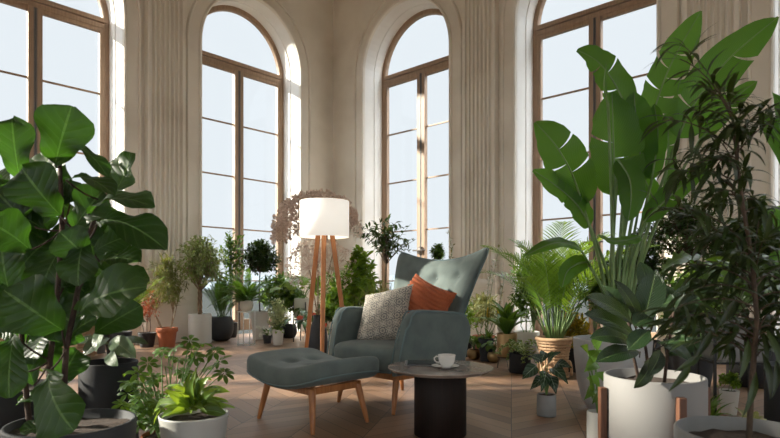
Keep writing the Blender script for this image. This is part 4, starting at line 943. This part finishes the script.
# ------------------------------------------------------------------ right of the armchair
b = P(485, 345, 7.2)
bush_plant('grey_leafed_shrub', 'grey-green shrub in a terracotta pot by the pilaster foot', (b.x, 7.3, 0), .14, .22, M['terracotta'], 'clay', ZV(312, 7.3), .26, .22, 70, 12, .11, .022, 'lance', 'grey', 50, 'stemgreen', .004, ntr=4)
bush_plant('low_green_bush', 'low green bush between the armchair and the grey-leafed shrub', (P(463, 345, 6.9).x, 6.9, 0), .12, .2, M['potdark'], 'taper', ZV(318, 6.9), .22, .26, 60, 12, .06, .025, 'oval', 'lime', 51, 'stemgreen', .004, ntr=4)
pd = empty('ribbed_pedestal', (P(493, 345, 7.4).x+.06, 7.0, 0), 'small cream ribbed pedestal behind the brass pots', 'pedestal')
m = MB(); n = 48; prof = [(0, 0), (.085, 0), (.085, .04), (.062, .06), (.062, .30), (.08, .33), (.08, .36), (0, .36)]
vs = []
for k in range(n):
    a = 2*PI*k/n
    for i, (r, z) in enumerate(prof):
        rr = r*(1-.08*(k % 2)) if 3 <= i <= 4 else r; vs.append((rr*math.cos(a), rr*math.sin(a), z))
mm = len(prof); m.add(vs, [(k*mm+i, ((k+1) % n)*mm+i, ((k+1) % n)*mm+i+1, k*mm+i+1) for k in range(n) for i in range(mm-1)])
m.build('column', M['potcream'], pd, smooth=False)
R = random.Random(52); yf, zs = root_plant('yellow_spike_plant', 'plant with yellow flower spikes in a terracotta pot behind the brass pots', (P(490, 345, 6.6).x-.02, 6.62, 0), .10, .17, M['terracotta'], 'clay')
mb = MB(); rosette(R, mb, (0, 0, zs), 22, .20, .05, 'lance', (15, 75)); mb.build('foliage', g['mid'], yf)
for (u, v) in ((488, 313), (498, 313)):
    t = W2(u, v, 6.55, yf); s = MB(); s.tube(bez((0, 0, zs), t-V((0, 0, .06)), (0, 0, .02), 5), .004, 6); s.build('stem', M['stemgreen'], yf)
    s = MB(); s.lathe([(0, 0), (.016, .02), (.02, .05), (.014, .10), (0, .13)], 12, t-V((0, 0, .06))); s.build('flower_spike', M['potcream'] if 0 else g['croton'], yf)
def brass(u, v, r, h, seed, label):
    b = G(u, v); R = random.Random(seed); rt, zs = root_plant('small_rubber_plant', label, b, r, h, M['brass'], 'bowl'); mb = MB(); st = MB()
    stalk_leaves(R, mb, st, (0, 0, zs), 20, .17, .17, .13, .065, 'oval', tilt=.3); st.build('stem', M['stemgreen'], rt); mb.build('foliage', g['mid'], rt)
brass(474, 359, .082, .115, 53, 'small leafy plant in a squat brass bowl nearest the armchair')
brass(494, 362, .075, .115, 54, 'small leafy plant in a brass bowl beside the hairpin stand')
b = G(507, 369)
hp = empty('hairpin_stand', b, 'thin black hairpin-leg stand holding the brass planter', 'plant stand')
for k in range(3):
    a = 2*PI*k/3+.5; l = MB(); c = V((.085*math.cos(a), .085*math.sin(a), .125)); t = V((-math.sin(a), math.cos(a), 0))*.022
    f = V((.105*math.cos(a), .105*math.sin(a), 0.003)); l.tube([c-t, f-t*.15, f+t*.15, c+t], .003, 6); l.build('leg', M['black_metal'], hp)
m = MB(); m.lathe([(0, .124), (.10, .124), (.10, .130), (0, .130)], 32); m.build('plate', M['black_metal'], hp)
R = random.Random(55); ll_, zs = root_plant('peace_lily', 'dark broad-leafed lily in a brass cylinder planter on hairpin legs', (b.x, b.y, .1312), .105, .24, M['brass'], 'cyl')
mb = MB(); rosette(R, mb, (0, 0, zs), 20, .36, .12, 'lance', (25, 80), .16, .02, 9, .03); mb.build('foliage', g['mid'], ll_)
b = G(520, 372.5); R = random.Random(56)
tr_, zs = root_plant('trailing_pothos', 'cream-edged trailing plant in a black cylinder pot', b, .105, .20, M['potblack'], 'cyl')
mb = MB(); st = MB()
for i in range(16):
    a = i*2.4; k = R.uniform(.12, .24); e = V((math.cos(a)*k, math.sin(a)*k, zs+R.uniform(-.12, .12))); pt = bez((0, 0, zs), e, (0, 0, .09), 8); st.tube(pt, .0022, 4)
    for p in pt[2:]:
        for q in range(2): d = rnd_dir(R, -40, 50); mb.leaf(p, p+d*R.uniform(.035, .055), .032, 'heart', UP+V((0, -.5, 0)), .1, .2, 0, 5, cols=(-1, -.5, 0, .5, 1))
st.build('stem', M['stemgreen'], tr_); mb.build('foliage', g['varieg'], tr_)
# tall bushes against the right wall
bush_plant('climbing_fig_bush', 'tall dark small-leafed bush against the wall behind the rattan basket', (P(527, 345, 6.9).x, 6.95, 0), .16, .3, M['potcream'], 'cyl', ZV(292, 6.95), .24, .52, 100, 14, .075, .03, 'oval', 'mid', 57, 'stemgreen', .006, ntr=5, split=.2, fill=.2)
# rattan basket palm
b = G(554, 377); by = b.y
bk = empty('areca_palm', b, 'big feathery areca palm in a woven rattan basket with loop handles', 'potted plant')
m = MB(); r0, r1, hb = .125, .160, .37
def brad(z): return r0+(r1-r0)*(z/hb)-.02*math.sin(PI*z/hb)
for i in range(13):
    z = .012+i*(hb-.02)/12; m.tube([(brad(z)*math.cos(2*PI*k/48)*(1+.012*(-1)**(k+i)), brad(z)*math.sin(2*PI*k/48)*(1+.012*(-1)**(k+i)), z) for k in range(49)], .0135 if i < 12 else .02, 6)
for k in range(24):
    a = 2*PI*k/24; m.tube([(brad(z)*1.02*math.cos(a), brad(z)*1.02*math.sin(a), z) for z in (0.005, .1, .2, .3, hb)], .007, 5)
m.build('basket', M['wicker'], bk)
for sg in (-1, 1):
    h = MB(); h.tube([(sg*.07+.075*math.cos(t), -brad(.08)-.03, .085+.085*math.sin(t)) for t in [PI*i/14 for i in range(15)]] if 0 else [(sg*(brad(.09)+.018), .075*math.cos(t)-.02, .03+.12*math.sin(t)) for t in [PI*i/14 for i in range(15)]], .014, 8); h.build('handle', M['wicker'], bk)
h = MB(); h.tube([(-.085+.07*math.cos(t), -brad(.1)-.025, .005+.14*math.sin(t)) for t in [PI*i/14 for i in range(15)]], .015, 8); h.build('handle', M['wicker'], bk)
s = MB(); s.lathe([(0, hb-.03), (r1*.95, hb-.03)], 32); s.build('soil', M['soil'], bk)
R = random.Random(58); st = MB(); mb = MB()
for i in range(24):
    a = i*2.4; e = R.uniform(58, 88); d = V((math.cos(a)*math.cos(math.radians(e)), math.sin(a)*math.cos(math.radians(e)), math.sin(math.radians(e)))); bb_ = V((math.cos(a)*.055, math.sin(a)*.055, hb-.03))
    t = bb_+d*R.uniform(.2, .38); st.tube([bb_, t], [.011, .007], 6); frond(R, mb, st, t, d, R.uniform(.60, .95), 26, .24, .012, R.uniform(.32, .62), .005, .32, .8, start=.12)
st.build('stem', M['petiole'], bk); mb.build('foliage', g['palm'], bk)
b = G(546.5, 415.5)
R = random.Random(59); al, zs = root_plant('african_mask_plant', 'dark arrow-leafed plant with pale veins in a small charcoal pot', b, .064, .145, M['potgrey'], 'cyl')
mb = MB(); st = MB()
for u0, v0, u1, v1, wd in [(536,366,522,379,15),(548,362,561,352,13),(545,352,540,364,11),(552,368,568,384,15),(546,372,541,392,14),(556,364,572,368,13),(550,376,556,394,14),(540,360,530,356,11),(542,378,530,390,12)]:
    tp = W2(u0, v0, b.y+R.uniform(-.06, .06), al); e = W2(u1, v1, b.y+R.uniform(-.1, .0), al); st.tube(bez((0, 0, zs), tp, (0, 0, .03), 6), .0028, 5)
    mb.leaf(tp, e, wd*.85/F*b.y, 'heart', (0, -1, .6), .12, .2, .04, 12)
st.build('stem', M['stemgreen'], al); mb.build('foliage', g['polly'], al)
bush_plant('yellow_croton', 'yellow-green speckled croton in a dark pot beside the basket', (P(577, 370, 5.7).x, 5.75, 0), .12, .24, M['potdark'], 'taper', ZV(338, 5.7), .18, .30, 46, 9, .11, .032, 'oval', 'croton', 60, 'stemgreen', .005, ntr=3, split=.3)

# ------------------------------------------------------------------ bird of paradise
bp0 = P(612, 400, 4.0); bop = empty('bird_of_paradise', (bp0.x, 4.0, 0), 'towering bird of paradise plant with huge torn leaves in a tall grey planter', 'potted plant')
zs = pot(bop, .262, ZV(338, 4.0), M['potmid'], 'egg'); st = MB(); R = random.Random(61); mb = MB()
def paddle(path, wpx, nh, tears=(), bow=.0, fold=.28, wv=.03):
    """path: pixels from leaf base to tip on the plant's own depth; the blade follows them, torn edges are real gaps"""
    pts = [W2(u, v, Y, bop) for u, v, Y in path]; n = 24
    def ev(t):
        x = t*(len(pts)-1); i = min(int(x), len(pts)-2); f = x-i
        p0, p1, p2, p3 = pts[max(i-1, 0)], pts[i], pts[i+1], pts[min(i+2, len(pts)-1)]
        return .5*((2*p1)+(p2-p0)*f+(2*p0-5*p1+4*p2-p3)*f*f+(3*p1-p0-3*p2+p3)*f*f*f)
    Ym = sum(q[2] for q in path)/len(path); W = wpx*.95/F*Ym; nh = V(nh)
    mids = [ev(i/n) for i in range(n+1)]; rb = []
    for sg in (-1, 1):
        cuts = sorted([0]+[t for s_, t in tears if s_ == sg]+[1])
        for a, b_ in zip(cuts[:-1], cuts[1:]):
            m = max(2, int((b_-a)*n)); vs = []; uv = []
            for i in range(m+1):
                t = a+(b_-a)*i/m; c = ev(t); d = (ev(min(1, t+.02))-ev(max(0, t-.02))).normalized(); nn = (nh-d*nh.dot(d)).normalized(); sd = d.cross(nn)*sg
                g0 = (.013 if a > 0 else 0)*(1-i/m)**2; g1 = (.013 if b_ < 1 else 0)*(i/m)**2
                for j in range(5):
                    k = j/4; tt = min(1, max(0, t+.05*k*k+(g0-g1)*k)); hw = W*.5*pro('banana', tt if j else t)
                    if j: c2 = ev(tt).lerp(c, .0)
                    else: c2 = c
                    ripple = wv*W*math.sin(t*26+sg)*k*k+.012*W*math.sin(t*90)*k
                    vs.append(c2+sd*(k*hw*math.cos(fold))+nn*(k*hw*math.sin(fold)+ripple-bow*hw*k*k)); uv.append((.5+.5*k*sg, t))
            mb.add(vs, [((i*5+j), i*5+j+1, (i+1)*5+j+1, (i+1)*5+j) if sg > 0 else ((i+1)*5+j, (i+1)*5+j+1, i*5+j+1, i*5+j) for i in range(m) for j in range(4)], uv)
    st.tube(mids, [.009, .002], 6)
    b_ = V((R.uniform(-.10, .10)+.02, R.uniform(-.08, .08), zs-.02)); tp = mids[0]
    st.tube(bez(b_, tp, V(((b_.x-tp.x)*.12, 0, .0)), 8), [.017, .009], 7)
paddle([(583,206,3.9),(572,174,3.8),(556,146,3.75),(535,122,3.7)], 50, (-.2,-1,.35), ((1,.62),(-1,.45),(1,.35)), bow=.15)
paddle([(590,226,3.95),(576,204,3.85),(556,186,3.75),(533,170,3.7)], 34, (-.1,-1,.5), ((1,.3),(1,.42),(1,.54),(1,.66),(-1,.5)), bow=.15)
paddle([(614,196,3.95),(614,165,3.95),(613,130,3.95),(612,92,3.95)], 62, (.1,-1,.15), ((-1,.55),(1,.4)))
paddle([(630,118,4.0),(616,86,4.0),(598,62,3.95),(577,50,3.9)], 40, (-.1,-1,.4), ((-1,.62),(1,.5),(-1,.3)), bow=.2)
paddle([(608,104,3.85),(604,86,3.85),(606,64,3.85)], 13, (.9,-.6,.1))
paddle([(648,138,4.05),(656,104,4.05),(672,62,4.0),(701,11,3.95)], 44, (.2,-1,.25), ((-1,.45),(-1,.62),(1,.25),(1,.4),(1,.55),(1,.72)), bow=.1)
paddle([(678,138,4.1),(694,104,4.1),(728,60,4.05),(778,17,4.0)], 48, (.1,-1,.4), ((1,.45),(-1,.3),(1,.7)), bow=.15)
paddle([(700,140,4.3),(718,118,4.3),(738,96,4.3),(757,81,4.3)], 20, (.1,-1,.4), ((1,.5),))
paddle([(640,182,4.05),(640,150,4.05),(636,118,4.0),(634,92,4.0)], 36, (-.3,-1,.1), ((1,.5),))
paddle([(652,180,4.0),(656,155,4.0),(658,130,4.0),(654,104,4.0)], 26, (-.9,-.7,.1), ())
paddle([(664,190,4.2),(668,160,4.2),(668,130,4.2),(662,96,4.2)], 26, (.7,-.8,.1), ((1,.5),))
paddle([(618,160,3.85),(629,178,3.8),(631,200,3.78),(628,221,3.76)], 30, (0,-1,.1), (), bow=.1)
paddle([(644,222,3.95),(664,202,3.95),(686,182,3.95),(714,157,3.95)], 25, (-.1,-.9,.6), ((1,.4),(-1,.7)))
paddle([(590,266,3.8),(578,248,3.7),(555,243,3.62),(524,256,3.58)], 22, (0,-.75,1), (), bow=.25)
paddle([(587,262,3.8),(577,264,3.75),(567,272,3.7),(562,288,3.68)], 20, (-.1,-1,.3), (), bow=.15)
paddle([(640,236,3.8),(628,240,3.75),(612,241,3.7),(598,235,3.68)], 18, (0,-.7,1), (), bow=.3)
paddle([(640,170,4.1),(652,196,4.1),(660,220,4.1)], 22, (.2,-1,.1), ())
for k in range(6):
    b_ = V((R.uniform(-.09, .09), R.uniform(-.08, .08), zs-.02)); st.tube([b_, W2(R.uniform(612, 650), R.uniform(170, 235), 4.05, bop)], [.018, .008], 7)
st.build('stem', M['petiole'], bop); mb.build('foliage', g['banana'], bop)

# ------------------------------------------------------------------ big white pot on a wooden stand
wp = P(654, 375, 2.62); WX, WY = wp.x, 2.62; hz = ZV(375, 2.62)
stn = empty('wooden_pot_stand', (WX, WY, 0), 'walnut four-legged stand around the big white pot', 'plant stand')
for k in range(4):
    a = math.radians(-89+90*k); l = MB(); c = V((.238*math.cos(a), .238*math.sin(a), 0)); rz_ = a
    l.box((-.016, -.017, 0), (.016, .017, hz-.055)); lo = l.build('leg', M['slat'], stn, smooth=False, bevel=.004, loc=c); lo.rotation_euler = (0, 0, rz_)
m = MB()
for a in (math.radians(-89), math.radians(1)): m.tube([(.25*math.cos(a), .25*math.sin(a), .06), (-.25*math.cos(a), -.25*math.sin(a), .06)], .012, 6)
m.build('cross_bar', M['slat'], stn)
rb = empty('burgundy_rubber_plant', (WX, WY, .075), 'dark glossy rubber plant in the big white cylinder pot on the walnut stand', 'potted plant')
zs = pot(rb, .217, hz-.075, M['potwarm'], 'cyl'); st = MB(); lf2 = MB(); R = random.Random(63)
for pth in ([(650,385),(646,350),(640,318)], [(664,385),(668,350),(674,312)], [(640,385),(632,350),(628,318)]): st.tube([V((W2(pth[0][0], 0, 2.62, rb).x, 0, zs-.02))]+[W2(u, v, 2.6, rb) for u, v in pth], [.009, .006], 7)
for q in [(636,338,2.6,584,314,2.5,24),(634,325,2.6,586,296,2.5,24),(640,352,2.55,596,362,2.4,22),(640,330,2.6,614,280,2.55,16,(.4,-1,.2)),(642,326,2.62,656,270,2.6,28,(-.3,-1,.2)),
          (662,326,2.65,690,286,2.65,26,(.2,-1,.4)),(668,334,2.6,706,320,2.55,24),(650,358,2.5,634,388,2.4,16,(.2,-1,.1)),(656,342,2.6,692,362,2.5,18),(640,310,2.65,622,296,2.7,20),
          (648,300,2.7,640,262,2.75,20,(.1,-1,.2)),(674,312,2.6,702,296,2.55,22),(630,344,2.6,590,338,2.5,22),(628,320,2.7,602,286,2.75,18),(660,350,2.5,648,376,2.4,16,(0,-1,.3)),
          (670,320,2.7,662,284,2.7,24),(650,330,2.5,628,350,2.42,20),(664,345,2.5,688,342,2.4,20),(652,318,2.55,634,326,2.45,22),(676,304,2.7,712,282,2.7,22),(632,356,2.6,606,352,2.5,18),(668,356,2.6,704,340,2.6,18),(656,310,2.6,676,300,2.5,22)]:
    nh = q[7] if len(q) > 7 else (R.uniform(-.3, .3), -.8, .7)
    fl(*q[:7], nh=nh, bow=R.uniform(.06, .14), wave=.01, mb=lf2, root=rb, prof='oval', ns=11)
    a = W2(q[0], q[1], q[2], rb); st.tube([a, V((a.x*.8, a.y*.3, a.z-.03))], .003, 5)
st.build('stem', M['darkbark'], rb); lf2.build('foliage', g['rubber'], rb)
gp_ = empty('small_pothos', (P(599, 438, 2.98).x, 3.0, 0), 'small pothos in a slim pale blue-grey pot between the grey planter and white pot', 'potted plant')
zs = pot(gp_, .055, ZV(411, 3.0), M['potlight'], 'cyl'); R = random.Random(64); st = MB(); mb = MB()
for u0, v0, u1, v1, w_ in [(590,358,602,350,12),(596,362,584,372,13),(588,352,580,346,11),(598,372,606,384,10),(594,388,584,400,9),(600,392,592,404,9),(590,376,600,388,10),(602,400,608,408,9),(594,346,604,338,11)]:
    a = W2(u0, v0, 3.0, gp_); st.tube(bez((0, 0, zs), a, (0, 0, .02), 5), .0025, 5); mb.leaf(a, W2(u1, v1, 2.93, gp_), w_/F*3, 'heart', (0, -1, .5), .1, .15, .02, 8)
mb.leaf(W2(592, 400, 3.0, gp_), W2(588, 368, 2.95, gp_), .02, 'lance', (0, -1, .2), .1)
st.build('stem', M['stemgreen'], gp_); mb.build('foliage', g['mid'], gp_)

# ------------------------------------------------------------------ willow-leaved tree at the front right
wl0 = P(748, 432, 1.75); wl = empty('willow_leaf_tree', (wl0.x, 1.75, 0), 'dark narrow-leafed tree in a light grey pot closest to the viewer', 'potted plant')
zs = pot(wl, .205, ZV(431, 1.75), M['potgrey'], 'cyl'); R = random.Random(65); st = MB(); mb = MB()
tk = [V((0, 0, zs-.02))]+[W2(*q, wl) for q in ((752,380,1.75),(757,320,1.75),(752,260,1.76),(742,200,1.78),(736,150,1.8),(732,112,1.8))]
st.tube(tk, [.009, .004], 8)
for i in range(66):
    t = (.22+.78*R.random()**1.35)*6; i0 = min(int(t), 5); p = tk[i0].lerp(tk[i0+1], t-i0)
    tgt = W2(R.uniform(655, 805), 85+330*(t/6*-1+1)+R.uniform(-50, 25), R.uniform(1.6, 2.05), wl); d = tgt-p; d = d*min(1, .34/d.length); pt = bez(p, p+d, (0, 0, .03), 8); st.tube(pt, [.0028, .0014], 4, cap=False)
    for k in range(2, 9):
        for q in range(2):
            dd = (d.normalized()*.6+rnd_dir(R, -60, 30)*.8-UP*.25).normalized(); l = R.uniform(.075, .12); mb.leaf(pt[k], pt[k]+dd*l, R.uniform(.014, .019), 'lance', UP+V((0, -.5, 0)), .14, .2, .0, 6, R.uniform(-.06, .06), cols=(-1, 0, 1))
for (u0, v0, u1, v1) in [(690,366,668,392),(712,330,692,362),(756,372,742,418),(762,352,770,400),(776,360,772,398),(748,340,738,382),(720,344,740,330),(700,356,674,372),(766,330,780,368),(735,300,716,330)]:
    mb.leaf(W2(u0, v0, 1.65, wl), W2(u1, v1, 1.6, wl), .022, 'lance', (0, -1, .4), .1, .2, 0, 8)
st.build('stem', M['bark'], wl); mb.build('foliage', g['willow'], wl)

# ------------------------------------------------------------------ jungle along the right wall
def bx(u, Y): return P(u, 300, Y).x
bush_plant('cloud_pruned_tree', 'dark clipped small-leafed tree on bare trunks behind the bird of paradise', (bx(684, 5.4), 5.4, 0), .18, .35, M['potdark'], 'taper', ZV(232, 5.4), .42, .34, 170, 14, .05, .026, 'oval', 'dark', 70, 'bark', .014, ntr=3, split=.72, fill=.45, tspread=.2)
bush_plant('dark_laurel', 'dense dark laurel behind the stalks of the bird of paradise', (bx(655, 5.6), 5.9, 0), .18, .3, M['potblack'], 'cyl', ZV(268, 5.9), .34, .46, 110, 13, .085, .036, 'lance', 'dark', 71, 'bark', .008, ntr=4, split=.2, fill=.3)
bush_plant('window_laurel', 'mid green bush low in front of the tall right window', (bx(612, 6.2), 6.3, 0), .17, .3, M['potdark'], 'taper', ZV(290, 6.3), .42, .42, 110, 13, .09, .032, 'lance', 'mid', 72, 'stemgreen', .006, ntr=5, split=.2, fill=.2)
frond_plant('fan_palm', 'spiky palm standing behind the rattan basket palm', (bx(556, 6.6), 6.55, 0), .16, .32, M['potblack'], 'taper', 18, .70, 20, .22, .012, el=(50, 88), arch=.3, lm='fern', seed=73, rad=.006, cane=.35)
# black stand with a white box planter
sb = V((bx(737, 3.9), 3.95, 0)); stb = empty('box_planter_stand', (sb.x, sb.y, 0), 'black metal frame stand carrying the white box planter', 'plant stand', rz=math.radians(-8))
zb = ZV(362, 3.8); sw, sd_ = .17, .14
for x in (-1, 1):
    for y in (-1, 1): m = MB(); m.box((x*sw-.008, y*sd_-.008, 0), (x*sw+.008, y*sd_+.008, ZV(322, 3.9))); m.build('leg', M['black_metal'], stb, smooth=False)
m = MB()
for y in (-sd_, sd_): m.box((-sw, y-.006, zb-.02), (sw, y+.006, zb-.006))
for x in (-sw, sw): m.box((x-.006, -sd_, zb-.02), (x+.006, sd_, zb-.006))
m.build('shelf_frame', M['black_metal'], stb, smooth=False)
R = random.Random(74); bxp = empty('split_leaf_philodendron', (sb.x, sb.y, zb-.005), 'sprawling split-leaf plant in a white box planter on the black frame stand', 'potted plant', rz=math.radians(-8))
hb_ = ZV(318, 3.9)-zb; m = MB(); a_, b2 = sw-.016, sd_-.016
m.box((-a_, -b2, 0), (a_, b2, .012)); m.box((-a_, -b2, 0), (a_, -b2+.012, hb_)); m.box((-a_, b2-.012, 0), (a_, b2, hb_)); m.box((-a_, -b2, 0), (-a_+.012, b2, hb_)); m.box((a_-.012, -b2, 0), (a_, b2, hb_))
m.build('box_planter', M['potwarm'], bxp, smooth=False); m = MB(); m.box((-a_+.012, -b2+.012, .02), (a_-.012, b2-.012, hb_-.02)); m.build('soil', M['soil'], bxp, smooth=False)
mb = MB(); st = MB(); stalk_leaves(R, mb, st, (0, 0, hb_-.02), 26, .42, .36, .26, .20, 'split', tilt=.5, rad=.004, face=V((0, -.6, 0))); st.build('stem', M['petiole'], bxp); mb.build('foliage', g['mid'], bxp)
b = G(731, 415)
bush_plant('boxwood_ball', 'small leafy green plant in a white tapered pot under the frame stand', (b.x, b.y+.02, 0), .062, .165, M['potwhite'], 'taper', .22, .085, .06, 50, 10, .028, .014, 'oval', 'lime', 75, 'stemgreen', .002, ntr=3)
bush_plant('dark_rubber_bush', 'large dark leafy bush at the right edge behind the willow-leafed tree', (bx(760, 4.9), 5.0, 0), .2, .4, M['potblack'], 'cyl', ZV(262, 5.0), .42, .50, 90, 10, .17, .075, 'oval', 'dark', 76, 'bark', .008, ntr=4, split=.2, fill=.3)
bush_plant('shaded_shrub', 'shaded green shrub behind the big white pot', (bx(700, 4.6), 4.7, 0), .16, .3, M['potdark'], 'taper', ZV(308, 4.7), .32, .34, 80, 12, .10, .035, 'lance', 'mid', 77, 'stemgreen', .006, ntr=5, split=.2)
R = random.Random(78); ed, zs = root_plant('banana_plant', 'broad-leafed banana plant cut by the right edge of the view', (bx(800, 3.45), 3.42, 0), .2, .4, M['potdark'], 'cyl')
mb = MB(); st = MB()
for q in [(800,210,756,110,40,(.2,-1,.3)),(806,200,772,92,44,(.2,-1,.2)),(800,240,764,212,36,(.3,-1,.4)),(810,230,830,120,44,(-.2,-1,.3)),(796,262,768,262,26,(0,-.8,.6)),(812,250,850,220,40,(0,-.8,.6))]:
    a = W2(q[0], q[1], 3.6, ed); st.tube(bez((0, 0, zs), a, (0, 0, 0), 6), [.018, .009], 7); mb.leaf(a, W2(q[2], q[3], 3.55, ed), q[4]/F*3.6, 'banana', q[5], .1, .15, .02, 14, cols=(-1, -.75, -.5, -.25, 0, .25, .5, .75, 1))
st.build('stem', M['petiole'], ed); mb.build('foliage', g['banana'], ed)
rosette_plant('pale_succulent', 'pale green rosette plant on the floor behind the light grey pot', (bx(757, 2.9), 2.95, 0), .07, .10, M['potdark'], 'taper', 16, .13, .05, 'round', 'grey', (10, 70), seed=79)
rosette_plant('floor_fern', 'low leafy plant on the floor right of the big white pot', (bx(715, 3.2), 3.25, 0), .07, .09, M['potblack'], 'taper', 24, .17, .035, 'lance', 'mid', (5, 70), seed=80)
